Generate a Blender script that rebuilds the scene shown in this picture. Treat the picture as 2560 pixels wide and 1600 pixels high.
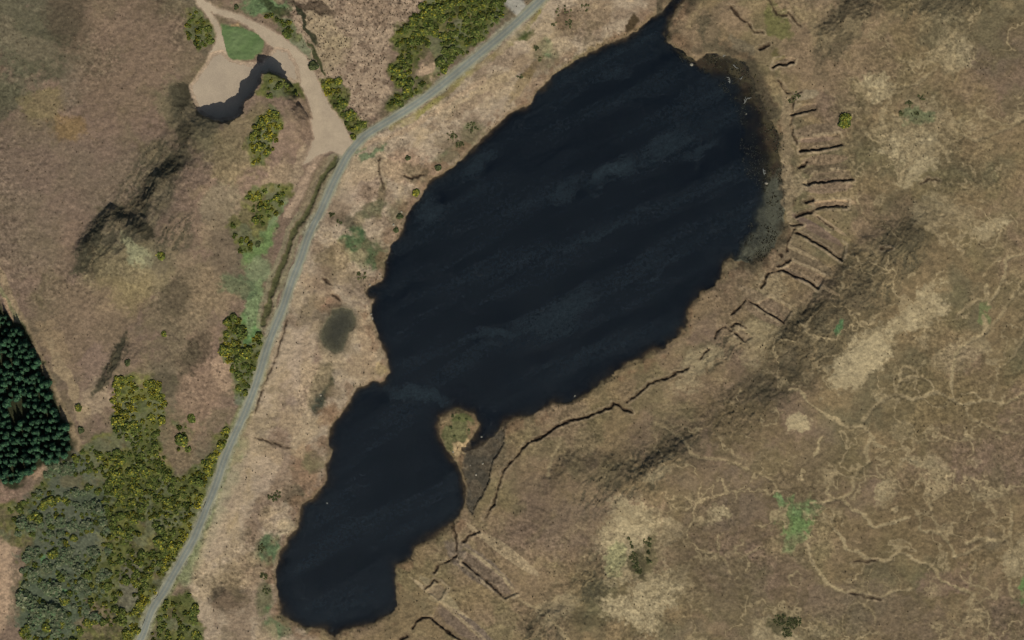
import bpy, math, random
import numpy as np
from mathutils import Vector
for o in list(bpy.data.objects): bpy.data.objects.remove(o, do_unlink=True)
SC = bpy.context.scene
COL = SC.collection
# ------------------------------------------------------------------ camera, sky, sun
CAMH = 1300.0
cam = bpy.data.cameras.new('camera'); camo = bpy.data.objects.new('camera', cam); COL.objects.link(camo)
camo.location = (0, 0, CAMH); camo.rotation_euler = (0, 0, 0)
cam.sensor_width = 36; cam.lens = 36 * CAMH / 512.0; cam.clip_start = 10; cam.clip_end = 20000
SC.camera = camo
SUN_EL, SUN_AZ = math.radians(40), math.radians(164)       # azimuth clockwise from north (+Y)
w = bpy.data.worlds.new("World"); SC.world = w; w.use_nodes = True
nt = w.node_tree; bg = nt.nodes['Background']
sky = nt.nodes.new('ShaderNodeTexSky'); sky.sky_type = 'NISHITA'; sky.sun_disc = False
sky.sun_elevation = SUN_EL; sky.sun_rotation = SUN_AZ; sky.air_density = 1.0; sky.dust_density = 1.5
nt.links.new(sky.outputs[0], bg.inputs[0]); bg.inputs[1].default_value = 0.06
sl = bpy.data.lights.new('sun', 'SUN'); sl.energy = 3.6; sl.angle = math.radians(0.5); sl.color = (1.0, 0.95, 0.87)
slo = bpy.data.objects.new('sun', sl); COL.objects.link(slo)
sd = Vector((math.sin(SUN_AZ) * math.cos(SUN_EL), math.cos(SUN_AZ) * math.cos(SUN_EL), math.sin(SUN_EL)))
slo.rotation_euler = (-sd).to_track_quat('-Z', 'Y').to_euler(); slo.location = sd * 800
SC.view_settings.view_transform = 'Standard'; SC.view_settings.look = 'None'
SC.view_settings.exposure = 0; SC.view_settings.gamma = 1
try: SC.cycles.filter_width = 1.35
except Exception: pass

# ------------------------------------------------------------------ helpers
S = 0.2                      # metres per photograph pixel (2560 x 1600)
O = 1.0583                   # overview unit -> photograph pixel
rng = np.random.default_rng(7); random.seed(7)
def lin(c):
    c = np.asarray(c, float) / 255.0
    return np.where(c <= 0.04045, c / 12.92, ((c + 0.055) / 1.055) ** 2.4)
K = 0.86
def alb(c): return (lin(c) / K).astype(np.float32)
TAB = rng.random((512, 512)).astype(np.float32)
def vn(x, y, seed=0):
    x = x + seed * 37.31; y = y + seed * 91.77
    xi = np.floor(x).astype(np.int32); yi = np.floor(y).astype(np.int32)
    fx = (x - xi).astype(np.float32); fy = (y - yi).astype(np.float32)
    fx = fx * fx * (3 - 2 * fx); fy = fy * fy * (3 - 2 * fy)
    x0 = xi & 511; x1 = (xi + 1) & 511; y0 = yi & 511; y1 = (yi + 1) & 511
    return (TAB[x0, y0] * (1 - fx) + TAB[x1, y0] * fx) * (1 - fy) + (TAB[x0, y1] * (1 - fx) + TAB[x1, y1] * fx) * fy
def fbm(x, y, sc, octv=4, seed=0, gain=0.5):
    t = 0; a = 1; s = 0
    for k in range(octv):
        f = 2.03 ** k / sc; ca, sa = math.cos(k * 1.1 + seed), math.sin(k * 1.1 + seed)
        t = t + a * vn((x * ca - y * sa) * f, (x * sa + y * ca) * f, seed + k * 3); s += a; a *= gain
    return t / s
def sst(a, b, x):
    t = np.clip((x - a) / (b - a), 0, 1); return t * t * (3 - 2 * t)
def streak(x, y, ang, along, across, seed, octv=3):
    c, s = math.cos(ang), math.sin(ang)
    return fbm((x * c + y * s) / along, (-x * s + y * c) / across, 1.0, octv, seed)

# ------------------------------------------------------------------ sampling grid (photo pixels)
STEP = 2.0
fx = np.arange(-170, 2730.1, STEP); fy = np.arange(-170, 1770.1, STEP)
ext = np.array([30, 70, 130, 220, 350, 550, 900, 1500, 2500, 4500, 8000, 14000, 24000, 40000.])
gx = np.concatenate([fx[0] - ext[::-1], fx, fx[-1] + ext]); gy = np.concatenate([fy[0] - ext[::-1], fy, fy[-1] + ext])
PX, PY = np.meshgrid(gx, gy, indexing='ij'); PX = PX.astype(np.float32); PY = PY.astype(np.float32)
NX, NY = PX.shape
n1 = fbm(PX, PY, 34, 3, 1) - .5; n2 = fbm(PX, PY, 34, 3, 2) - .5
n3 = fbm(PX, PY, 10, 2, 3) - .5; n4 = fbm(PX, PY, 10, 2, 4) - .5
WX = PX + 34 * n1 + 12 * n3; WY = PY + 34 * n2 + 12 * n4            # strongly warped
MX = PX + 8 * n1 + 6 * n3; MY = PY + 8 * n2 + 6 * n4               # slightly warped
def window(x0, x1, y0, y1):
    i0, i1 = np.searchsorted(gx, [x0, x1]); j0, j1 = np.searchsorted(gy, [y0, y1])
    return slice(max(i0 - 1, 0), min(i1 + 1, NX)), slice(max(j0 - 1, 0), min(j1 + 1, NY))
def seg_d(X, Y, a, b):
    ax, ay = a; bx, by = b; dx, dy = bx - ax, by - ay; L = dx * dx + dy * dy + 1e-9
    t = np.clip(((X - ax) * dx + (Y - ay) * dy) / L, 0, 1)
    return np.hypot(X - ax - t * dx, Y - ay - t * dy), t
FX = WX + 60 * (fbm(PX, PY, 85, 2, 11) - .5); FY = WY + 60 * (fbm(PX, PY, 85, 2, 12) - .5)   # feathery patches
def coords(mode): return {0: (PX, PY), 1: (MX, MY), 2: (WX, WY), 3: (FX, FY)}[mode]
def sc_pts(pts, ov): return [(p[0] * O, p[1] * O) + tuple(p[2:]) for p in pts] if ov else pts
def sdf(pts, reach=60, mode=1, ov=False):
    """signed distance in px, >0 inside"""
    pts = sc_pts(pts, ov); A = np.array([p[:2] for p in pts], float); m = reach + 40
    out = np.full((NX, NY), -float(reach), np.float32)
    wi = window(A[:, 0].min() - m, A[:, 0].max() + m, A[:, 1].min() - m, A[:, 1].max() + m)
    X, Y = coords(mode); X = X[wi]; Y = Y[wi]
    d = np.full(X.shape, 1e6, np.float32); ins = np.zeros(X.shape, bool)
    for k in range(len(A)):
        a, b = A[k], A[(k + 1) % len(A)]
        dk, _ = seg_d(X, Y, a, b); d = np.minimum(d, dk)
        c = (a[1] > Y) != (b[1] > Y)
        if a[1] != b[1]: ins ^= c & (X < (b[0] - a[0]) * (Y - a[1]) / (b[1] - a[1]) + a[0])
    out[wi] = np.where(ins, d, np.maximum(-d, -reach)); return out
def ldist(pts, reach=40, mode=1, ov=False, var=False):
    pts = sc_pts(pts, ov); A = np.array([p[:2] for p in pts], float); m = reach + 40
    out = np.full((NX, NY), float(reach), np.float32)
    wi = window(A[:, 0].min() - m, A[:, 0].max() + m, A[:, 1].min() - m, A[:, 1].max() + m)
    X, Y = coords(mode); X = X[wi]; Y = Y[wi]; d = np.full(X.shape, 1e6, np.float32)
    for k in range(len(A) - 1):
        dk, t = seg_d(X, Y, A[k], A[k + 1])
        if var: dk = dk - (pts[k][2] * (1 - t) + pts[k + 1][2] * t)
        d = np.minimum(d, dk)
    out[wi] = np.minimum(d, reach); return out
def ell(cx, cy, rx, ry, ang=0, mode=2, ov=True):
    """1 at the centre, 0 at the rim, negative outside"""
    k = O if ov else 1; X, Y = coords(mode); a = math.radians(ang)
    out = np.full((NX, NY), -1., np.float32); R = max(rx, ry) * k * 2 + 30
    wi = window(cx * k - R, cx * k + R, cy * k - R, cy * k + R)
    dx = X[wi] - cx * k; dy = Y[wi] - cy * k
    u = (dx * math.cos(a) + dy * math.sin(a)) / (rx * k); v = (-dx * math.sin(a) + dy * math.cos(a)) / (ry * k)
    out[wi] = np.maximum(1 - np.hypot(u, v), -1); return out

def smooth_line(pts, step=6):
    P = np.array(pts, float); out = []
    Q = np.vstack([2 * P[0] - P[1], P, 2 * P[-1] - P[-2]])
    for i in range(1, len(Q) - 2):
        p0, p1, p2, p3 = Q[i - 1], Q[i], Q[i + 1], Q[i + 2]
        n = max(2, int(np.hypot(*(p2 - p1)[:2]) / step))
        for t in np.arange(n) / n:
            out.append(.5 * (2 * p1 + (p2 - p0) * t + (2 * p0 - 5 * p1 + 4 * p2 - p3) * t * t + (3 * p1 - p0 - 3 * p2 + p3) * t ** 3))
    out.append(P[-1]); return [tuple(p) for p in out]

# ------------------------------------------------------------------ traced plan of the place
LAKE = [(1722,-50),(1719,0),(1690,25),(1674,60),(1666,105),(1709,125),(1742,148),(1772,134),(1822,138),(1862,160),(1884,200),(1890,230),(1915,268),(1930,300),(1946,350),(1955,400),(1958,440),
 (1960,500),(1955,560),(1940,610),(1915,640),(1880,652),(1825,645),(1806,660),(1801,691),(1783,717),(1751,733),(1724,770),(1714,816),(1690,845),(1664,866),(1624,879),(1597,900),(1560,914),(1518,948),(1486,972),(1444,990),(1428,1004),(1386,1012),(1320,1040),(1280,1050),
 (1258,1062),(1240,1085),(1215,1110),(1185,1122),(1165,1135),(1152,1125),(1185,1090),(1198,1060),(1182,1035),(1150,1024),(1129,1028),(1100,1042),(1096,1060),(1100,1086),(1111,1115),(1132,1140),(1150,1165),(1158,1200),(1166,1226),(1161,1263),(1148,1290),(1129,1306),(1106,1324),(1090,1343),(1058,1356),(1037,1372),(1029,1396),(1010,1404),(992,1412),(989,1438),(989,1478),(992,1512),(979,1533),(952,1547),(926,1565),(894,1570),(857,1576),(836,1589),(812,1573),(759,1565),(727,1549),(703,1536),(696,1504),(690,1465),(688,1428),(696,1406),(696,1383),(709,1369),(719,1346),(743,1319),(748,1287),(754,1261),(778,1245),(799,1221),(815,1200),(812,1160),(825,1149),(830,1125),(820,1115),(822,1094),(825,1072),(836,1054),(857,1025),(873,1004),(875,990),(889,969),(918,959),(934,948),(949,956),(963,948),(973,930),(968,900),(955,866),(944,832),(931,800),(931,770),(934,749),(916,732),(918,722),(952,704),(961,678),(961,654),(971,638),(981,609),(994,590),(1005,564),(1016,543),(1031,519),(1053,493),(1066,469),(1074,448),(1111,429),(1151,400),(1209,339),(1275,281),(1325,262),(1346,225),(1380,190),(1407,169),(1465,138),(1513,111),(1560,95),(1590,78),(1612,58),(1636,36),(1665,18),(1677,0),(1680,-50)]
SHALLOW = [(1640,80),(1668,60),(1676,110),(1710,120),(1760,125),(1840,125),(1900,190),(1930,270),(1965,350),(1975,440),(1975,640),(1880,665),(1835,640),(1868,590),(1872,520),(1890,468),(1862,430),(1848,380),(1850,320),(1835,265),(1790,215),(1745,180),(1700,150),(1670,120)]
GREYBED = [(1835,640),(1862,600),(1885,560),(1890,520),(1900,480),(1925,440),(1950,420),(1965,500),(1960,570),(1945,620),(1905,655),(1850,660)]
MUD = [(1165,1130),(1185,1122),(1215,1110),(1240,1085),(1262,1062),(1262,1110),(1236,1150),(1222,1200),(1205,1240),(1180,1290),(1166,1262),(1168,1215),(1158,1175)]
POND = [(858,768),(880,775),(889,795),(886,815),(870,835),(858,875),(838,886),(812,868),(802,848),(806,822),(815,800),(832,775)]
ROAD = [(300,1690),(352,1600),(381,1525),(411,1478),(434,1438),(458,1396),(485,1348),(503,1306),(518,1269),(543,1205),(561,1150),(579,1106),(598,1065),(614,1030),(632,985),(648,940),(666,879),(685,826),(708,770),(730,704),(751,651),(774,585),(803,527),(830,466),(850,426),(868,392),(889,365),(915,339),(957,312),(1010,280),(1077,235),(1143,182),(1190,143),(1235,106),(1275,72),(1305,45),(1335,17),(1362,-10),(1400,-60)]
TRACK = [(868,378,14),(838,330,28),(808,285,26),(795,255,24),(778,215,22),(752,165,22),(722,130,20),(700,112,18),(670,90,16),(635,66,9),(590,44,8),(545,30,8),(515,14,8),(485,-12,9),(440,-55,9)]
TRACK2 = [(500,8,7),(520,30,7),(538,58,7),(550,90,9),(552,118,14),(545,150,26)]
APRON = [(775,300),(786,345),(776,370),(758,414),(775,408),(800,388),(832,380),(858,392),(885,372),(905,350),(880,352),(850,322),(826,285)]
QUARRY = [(528,135),(560,128),(580,152),(620,160),(655,158),(690,120),(722,128),(745,165),(752,205),(735,208),(717,200),(695,188),(675,181),(657,188),(652,212),(636,236),(611,262),(603,286),(582,300),(542,306),(516,296),(494,280),(486,262),(479,240),(474,215),(490,190),(512,160)]
QRIM = [(479,240),(486,262),(494,280),(516,296),(542,306),(582,300),(603,286),(611,262),(636,236),(652,212),(657,188),(675,181),(695,188),(717,200),(735,212)]
QHILL = [(440,240),(479,240),(486,262),(494,280),(516,296),(542,306),(582,300),(603,286),(611,262),(636,236),(652,212),(657,188),(675,181),(695,188),(717,200),(735,212),(752,250),(770,300),(772,350),(745,420),(690,500),(600,560),(480,540),(400,450),(400,320)]
LAWN = [(554,62),(600,68),(650,88),(664,108),(655,132),(632,150),(600,156),(572,148),(562,118),(556,90)]
WOOD = [(-260,420),(0,757),(36,795),(63,836),(96,890),(122,942),(145,990),(159,1037),(170,1075),(185,1115),(165,1145),(138,1159),(100,1168),(70,1190),(42,1222),(14,1222),(0,1206),(-60,1180),(-260,1150)]
# peat cuttings: (points, half width px, depth m, darkness)
CUTS = [([(1931,169),(1946,161),(1983,156)],4,1.2),([(1944,201),(1968,230),(1983,238),(2002,228)],3,1.0),([(1982,238),(1980,265),(1977,310),(1982,336),(1990,360)],3,1.0),
 ([(1978,288),(2007,280),(2039,272)],4,1.2),([(1999,378),(2052,373),(2105,362)],4,1.2),([(1999,416),(2018,405)],7,1.4),([(2007,461),(2039,456),(2084,452),(2132,449)],4,1.3),
 ([(2015,506),(2031,498)],7,1.4),([(2039,522),(2068,516),(2116,518)],3,1.1),([(1992,541),(2013,532),(2042,524)],5.5,1.4),([(2042,543),(2079,572)],1.5,.5),([(1973,562),(2007,561)],5,1.3),
 ([(1985,572),(1968,601),(1966,628)],3,1.0),([(1989,580),(2026,598),(2068,625),(2103,651)],3,1.1),([(1950,636),(1955,640)],5,1.2),([(1944,664),(1960,660),(1973,651)],5,1.2),
 ([(1902,717),(1920,680),(1954,675),(1973,683),(2021,704),(2044,723)],3.5,1.2),([(1830,784),(1850,766),(1867,749),(1888,760),(1920,781),(1960,806)],3.5,1.2),([(1786,846),(1791,829),(1809,816),(1836,834)],4,1.3),
 ([(1828,818),(1838,807),(1862,820)],3.5,1.2),([(1836,834),(1862,856)],2,.8),([(1748,898),(1760,884),(1774,874)],3,1.0),([(1724,919),(1693,930),(1672,945),(1642,951),(1624,961),(1611,972),(1587,990),(1568,1001)],4.5,1.3),
 ([(1579,1028),(1555,1020),(1534,1006),(1526,1020),(1497,1028),(1465,1043),(1426,1051),(1386,1065),(1359,1088),(1317,1110),(1296,1139),(1276,1156),(1258,1178),(1252,1200),(1244,1228),(1233,1258),(1222,1285),(1214,1295)],5,1.4),
 ([(1127,1306),(1137,1332),(1144,1364),(1140,1376)],3.5,.8),([(1161,1356),(1174,1340),(1198,1331)],4,1.1),([(1084,1430),(1098,1412),(1124,1402),(1143,1388)],4,1.2),([(1063,1475),(1077,1465),(1084,1449),(1100,1454)],4,1.2),
 ([(1032,1568),(1053,1544),(1079,1547),(1143,1594),(1200,1640)],3.5,1.2),([(1002,1597),(1018,1589)],4,1.1),([(1156,1404),(1196,1435),(1262,1494)],1.8,.7),
 ([(1825,16),(1843,40),(1870,61),(1886,82),(1910,84)],3.5,.8),([(1900,122),(1920,112)],6,1.2),([(1920,5),(1941,40),(1952,42),(1970,36),(1997,66)],1.8,.6),
 ([(808,694),(822,704),(830,712)],3,.8),([(832,735),(852,750)],3,.8),([(640,1094),(666,1098),(700,1115),(732,1123)],1.6,.5),([(1010,440),(1030,446),(1060,436)],4,.8),([(950,400),(951,450),(960,470)],3,.4),
 ([(722,800),(709,834),(696,877),(674,932),(653,985),(640,1030)],2,.6),([(2300,460),(2320,450),(2345,452)],2,.4),([(2200,621),(2225,620)],2,.4),([(2131,1402),(2190,1402)],1.6,.35),([(2125,1482),(2200,1499)],2,.4)]
RDITCH = [(844,400),(824,424),(809,445),(788,490),(762,543),(735,583),(717,638),(696,691),(680,735),(668,775),(661,808)]
PALE = [[(2570,980),(2502,1009),(2475,998),(2409,1012),(2386,1004),(2356,982),(2330,980),(2277,998),(2232,982),(2192,1012),(2174,1028),(2153,1051)],
 [(2386,1004),(2378,972),(2378,932),(2391,880),(2422,852),(2462,829),(2457,790)],[(2232,982),(2248,953),(2250,924),(2266,914),(2282,924),(2290,933)],[(2248,953),(2285,940),(2327,956),(2333,977)],
 [(1973,975),(1997,977),(2010,996),(2042,1022),(2073,1043),(2089,1046),(2116,1070),(2150,1065),(2174,1086),(2192,1112),(2216,1120)],[(2174,1099),(2163,1131),(2174,1152),(2145,1176),(2130,1205),(2132,1224),(2100,1245),(2068,1253),(2026,1258)],
 [(2052,1091),(2034,1136)],[(2100,1248),(2126,1271),(2158,1287),(2185,1316),(2224,1306),(2272,1293)],[(2078,1195),(2066,1232),(2089,1248)],
 [(2079,1314),(2105,1343),(2116,1375),(2148,1375),(2155,1388),(2211,1401),(2243,1383),(2264,1385),(2290,1401),(2325,1414),(2343,1430),(2346,1446),(2383,1465),(2415,1475),(2439,1491),(2460,1520)],
 [(2018,1360),(2025,1400),(2047,1430),(2063,1454),(2105,1475),(2169,1483),(2200,1494),(2232,1475),(2275,1470)],[(2277,1261),(2298,1290),(2301,1324),(2341,1327),(2370,1356),(2386,1390)],
 [(2521,1250),(2523,1332),(2489,1351),(2444,1343),(2417,1359)],[(2523,1332),(2521,1465),(2535,1490)],[(2560,633),(2513,649),(2513,680),(2499,717),(2470,760)],[(2465,717),(2465,749),(2428,757),(2390,790)],[(2560,700),(2530,740),(2500,790),(2440,850)],
 [(1756,1377),(1783,1380),(1804,1390),(1828,1433)],[(1843,1401),(1870,1385),(1912,1364)],[(1640,1058),(1703,1094),(1740,1141),(1825,1152),(1862,1170),(1920,1194),(1940,1225)],
 [(2340,300),(2390,330),(2440,350),(2520,320),(2570,290)],[(2170,225),(2240,220),(2300,205),(2330,180)],[(2160,1510),(2180,1530),(2185,1560)],[(2360,60),(2385,120),(2380,200)],[(1160,1372),(1210,1400),(1262,1450),(1290,1490)],[(1075,1495),(1120,1520),(1160,1560),(1200,1590)],[(1400,1100),(1380,1150),(1370,1190)],[(2315,1230),(2330,1290),(2345,1330)],[(2386,1390),(2440,1370),(2470,1350)],
 [(2026,1258),(2060,1300),(2079,1314)],[(2560,1090),(2480,1070),(2420,1040),(2409,1012)],[(2560,820),(2540,880),(2500,920)],[(1300,1500),(1370,1540),(1420,1600)]]
# ------------------------------------------------------------------ distances
lakeD = sdf(LAKE, 200, 1); lakeD = lakeD + 16 * (fbm(PX, PY, 20, 3, 181) - .5) * sst(1200, 1500, PX + .4 * PY - 300) * (np.abs(lakeD) < 60); roadL = smooth_line(ROAD); roadD = ldist(roadL, 60, 0)
tr1 = smooth_line(TRACK); tr2 = smooth_line(TRACK2)
trackD = np.minimum(np.minimum(ldist(tr1, 40, 1, var=True), ldist(tr2, 40, 1, var=True)), -sdf(APRON, 40, 1))
LAY = [(1258,-40,18),(1280,0,18),(1302,28,14),(1312,44,10)]
layD = ldist(LAY, 40, 1, var=True)
quarD = sdf(QUARRY, 60, 1); woodD = sdf(WOOD, 80, 2)
shalD = sdf(SHALLOW, 60, 1); pondD = sdf(POND, 40, 1); mudD = sdf(MUD, 40, 1)
gbD = sdf(GREYBED, 60, 2)

# ------------------------------------------------------------------ heights (metres)
dl = np.minimum(-lakeD, 200)                              # px from shore on land
H = 0.28 + 0.5 * sst(0, 12, dl) + 1.6 * sst(5, 200, dl)
H += (fbm(PX, PY, 420, 3, 21) - .5) * 3.5 * sst(30, 200, dl)
far = sst(2800, 12000, np.hypot(PX - 1280, PY - 800)); H = H * (1 - far) + far * (4 + 55 * fbm(PX, PY, 9000, 4, 77))
def ridge(cx, cy, rx, ry, ang, h):                         # low heathery knolls west and east
    global H
    H += h * sst(-0.9, 0.75, ell(cx, cy, rx, ry, ang, mode=1)) * sst(20, 90, dl)
ridge(360, 690, 190, 130, -50, 3.5); ridge(500, 500, 170, 110, -60, 3.0); ridge(420, 840, 140, 120, -55, 3.0)
ridge(1600, 1110, 330, 70, -28, 3.5); ridge(2080, 720, 330, 75, -52, 3.0); ridge(1560, 1400, 150, 130, 0, 2.0)
def rise(front, back, h, w0=-12, w1=10, fade=110):
    global H
    d = sdf(front + back, 60, 1) + 10 * (fbm(PX, PY, 18, 3, 171) - .5)
    bl = ldist([front[-1]] + back + [front[0]], 200, 1)
    H += h * sst(w0 * 2.0, w1 * 2.0, d + 14 * (fbm(PX, PY, 40, 3, 172) - .5)) * sst(0, fade, bl)
rise([(185,695),(200,640),(220,604),(250,562),(286,530),(325,556),(357,551),(368,500),(382,455),(410,425),(445,405),(470,380)], [(560,440),(560,560),(450,700),(330,800),(230,800)], 4.8)
rise([(232,990),(262,950),(285,915),(305,870),(318,845)], [(400,860),(400,950),(320,1010)], 2.4, -10, 8, 60)
rise([(1340,1260),(1375,1200),(1410,1160),(1470,1115)], [(1560,1130),(1520,1230),(1430,1300)], 2.2, -14, 8, 70)
rise([(1530,1230),(1590,1190),(1640,1150),(1720,1105),(1760,1110)], [(1800,1180),(1720,1260),(1600,1290)], 2.4, -14, 8, 70)
rise([(1890,900),(1950,850),(2020,790),(2070,720),(2110,660),(2160,600),(2220,545)], [(2330,560),(2300,700),(2150,850),(2020,940)], 3.0, -14, 10, 100)
rise([(1990,130),(2040,80),(2110,30),(2150,-20)], [(2330,-20),(2260,60),(2120,150)], 2.2, -14, 8, 70)
rise([(1290,1600),(1360,1540),(1440,1510)], [(1560,1540),(1560,1640),(1320,1640)], 1.8, -12, 8, 50)
rimD = ldist(QRIM, 60, 1)
hillin = sdf(QHILL, 160, 1)
other = [(745,420),(690,500),(600,560),(480,540),(400,450),(400,320),(440,240),(479,240)]
oD = ldist(other, 200, 1)
rough_r = sst(-1.0, 6.0, hillin + 18 * (fbm(PX, PY, 20, 3, 61) - .5))
H += 9.5 * np.where(hillin > -6, rough_r, 0) * sst(0, 130, oD * (hillin > 0)) * sst(-8, 34, ldist([(735,212),(752,250),(770,300),(772,350),(745,420)], 60, 1) * (hillin > 0))
flat = np.maximum(sst(8, -2, trackD), np.maximum(sst(2, 8, quarD), sst(18, 11, roadD)))
HS = H.copy()                                             # smooth terrain, used by road and tracks
HS = np.where(quarD > 0, np.minimum(HS, 2.2), HS)
tus = (fbm(PX, PY, 9, 3, 31) - .5); tus2 = (fbm(PX, PY, 22, 2, 32) - .5)
strk = .6 * streak(MX + 20 * n1, MY + 20 * n2, math.radians(-52), 30, 5, 41, 4) + .4 * fbm(MX, MY, 9, 3, 43, .7)
rough = sst(-4, 10, -lakeD)
vegr = np.ones_like(H)
H = HS + (tus * 0.42 + tus2 * 0.38 + (fbm(PX, PY, 5, 2, 33) - .5) * .28) * rough * (1 - flat)
stzone = np.zeros_like(H)
for e in [(350,450,70,160,30),(260,560,50,100,35),(270,860,22,80,32),(2080,640,70,190,38),(1900,800,80,170,40),(2000,60,50,120,42),(1760,960,60,130,45),(1480,1130,60,170,60),(1560,1080,50,120,55),(1420,1340,50,110,40),(420,560,40,80,40),(1290,1500,60,70,50),(2230,20,140,25,-10),(1700,830,40,90,50),(600,30,10,10,0)]:
    stzone = np.maximum(stzone, sst(-.25, .5, ell(*e)))
H += (strk - .5) * 1.35 * stzone * rough * (1 - flat) 
def trench(pts, hw, dep, mode=1, t0=1.0, t1=.5):
    global H
    m_ = len(pts) - 1; pts = [(p[0], p[1], -hw * (t0 + (t1 - t0) * k / m_) + hw) for k, p in enumerate(pts)]
    d = ldist([(p[0], p[1], -p[2]) for p in pts], 24, mode, var=True) + 5.0 * tus + 2.5 * (nCf - .5)
    H -= dep * (1 - sst(hw * 0.55, hw * 1.15 + 1.0, d)) * (1 - flat); return d
TERR = [[(1999,380),(2052,375),(2105,364),(2097,336),(2050,341),(2003,348)],[(2007,463),(2039,458),(2084,454),(2130,451),(2124,425),(2080,428),(2034,434)],[(2039,524),(2068,518),(2116,520),(2120,503),(2080,501),(2036,507)],
 [(1989,582),(2026,600),(2068,627),(2103,653),(2112,614),(2070,585),(2032,560),(2010,566)],[(1954,677),(1973,685),(2021,706),(2044,725),(2062,692),(2020,672),(1982,656)],[(1888,762),(1920,783),(1958,806),(1980,775),(1950,757),(1925,742)],
 [(1978,290),(2007,282),(2039,274),(2044,258),(2015,262),(1992,268)],[(1931,171),(1946,163),(1983,158),(1988,148),(1960,145),(1938,150)],[(1156,1406),(1196,1437),(1262,1496),(1296,1482),(1230,1425),(1168,1378)],[(1079,1549),(1143,1596),(1190,1640),(1250,1640),(1180,1575),(1098,1502)],
 [(1067,1480),(1100,1456),(1120,1470),(1098,1500)],[(1836,836),(1862,858),(1878,842),(1850,822)]]
terD = np.full_like(H, -40)
for q_, p_ in enumerate(TERR): terD = np.maximum(terD, sdf(p_, 40, 1 if q_ > 9 else 0) + 3.5 * tus)
H -= .7 * sst(-1.8, 2.2, terD) * (1 - flat)
cutD = np.full_like(H, 30); nCf = fbm(PX, PY, 30, 2, 62)
for pts, hw, dep in CUTS:
    hw *= .62; d = trench(pts, hw, dep * .62); cutD = np.minimum(cutD, d - hw)
rd = trench(RDITCH, 6, .6, 1, .8, 1.1)
for pts in PALE: H -= 0.18 * (1 - sst(2, 7, ldist(smooth_line(pts, 10), 12, 1))) * (1 - flat)
# lake bed
depth = np.clip((lakeD + 26 * (fbm(PX, PY, 40, 3, 52) - .5)) * 0.046, 0, 3.0)
depth = np.where(shalD > 0, np.minimum(depth, np.clip((lakeD - 22 + 50 * (fbm(PX, PY, 46, 3, 51) - .5)) * .012, .035, .6) + 0.9 * sst(16, 0, shalD + 10 * tus)), depth)
depth = np.where(gbD > 0, np.minimum(depth, 0.12 + 0.5 * sst(22, 0, gbD + 20 * (fbm(PX, PY, 26, 3, 7) - .5))), depth)
depth = np.maximum(depth, 0.05)
H = np.where(lakeD > 0, -depth, np.maximum(H, 0.10 + 0.0 * H) if False else H)
H = np.where((lakeD <= 0) & (lakeD > -40), np.maximum(H, 0.08), H)
H = np.where(mudD > 0, np.where(lakeD > 0, -0.06 - .1 * tus, 0.04 + 0.25 * np.abs(tus)), H)
H = np.where(pondD > 0, HS - 0.25 - np.clip(pondD * .02, 0, .5), H)
H = np.where(np.maximum(lakeD, 0) > 0, np.minimum(H, -.035), H)
H = H - 0.06 * flat
# ------------------------------------------------------------------ ground colours (cover types only)
C = np.zeros((NX, NY, 3), np.float32)
def blend(rgb, m):
    global C
    C += (alb(rgb) - C) * np.clip(m, 0, 1)[..., None]
east = sst(900, 1200, PX + .4 * (PY - 800))
blend((117, 99, 82), 1 + 0 * PX); blend((123, 106, 77), east)
nA = fbm(WX, WY, 150, 4, 5); nB = fbm(PX, PY, 60, 4, 6); nC = fbm(PX, PY, 26, 3, 7); nD = fbm(WX, WY, 230, 3, 8)
blend((92, 88, 66), sst(.52, .68, nA) * .6); blend((128, 108, 88), sst(.5, .3, nA) * .45)
blend((134, 118, 86), sst(.56, .72, nB) * .6 * (.3 + .7 * east)); blend((110, 92, 78), sst(.55, .7, nD) * .55)
blend((96, 84, 62), sst(.55, .8, nC) * .5); blend((96, 92, 62), sst(.5, .7, fbm(WX, WY, 90, 3, 9)) * .35)
nE = fbm(PX, PY, 55, 4, 17, .62) - .5; nF = fbm(PX, PY, 8, 3, 18, .7) - .5
def E(cx, cy, rx, ry, ang, rgb, a=.8, s0=-.15, s1=.4, br=.5, mode=2, ov=True):
    if mode == 2 and min(rx, ry) > 14: mode = 3
    e = ell(cx, cy, rx, ry, ang, mode, ov) + nE * br * 1.7 + nF * br * 1.1
    blend(rgb, sst(s0 - .05, s1 * .7, e) * min(1, a * 1.18))
def Pg(pts, rgb, a=.85, soft=10, br=14, mode=1, ov=True):
    d = sdf(pts, 60, mode, ov) + (nC - .5) * br + tus * br
    blend(rgb, sst(-soft, soft, d) * a)
# north-west moor
E(90, 90, 170, 90, 20, (86, 84, 64), .7); E(170, 60, 60, 90, 10, (84, 74, 58), .75); E(0, 230, 60, 70, 0, (78, 78, 58), .6); E(110, 130, 80, 50, 30, (76, 72, 54), .5)
E(95, 250, 60, 45, 0, (120, 108, 72), .5); E(160, 300, 50, 25, 0, (128, 104, 68), .6); E(60, 110, 90, 30, 30, (120, 108, 86), .4); E(180, 200, 40, 50, 0, (112, 102, 84), .5)
E(310, 150, 150, 160, 20, (118, 100, 80), .5); E(150, 420, 200, 110, 10, (118, 101, 84), .55); E(60, 560, 90, 110, 0, (112, 98, 80), .5)
E(320, 640, 110, 70, -10, (124, 112, 82), .7); E(312, 590, 48, 24, 25, (142, 138, 104), .85); E(290, 700, 60, 60, 0, (122, 108, 76), .5)
E(200, 780, 130, 110, 30, (124, 106, 84), .7); E(240, 850, 40, 60, 30, (128, 108, 92), .6)
E(450, 280, 90, 60, 30, (108, 100, 74), .6); E(560, 340, 60, 90, 20, (124, 110, 80), .6); E(520, 480, 60, 60, 0, (112, 104, 82), .5); E(640, 420, 60, 40, -30, (140, 122, 96), .6)
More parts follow.
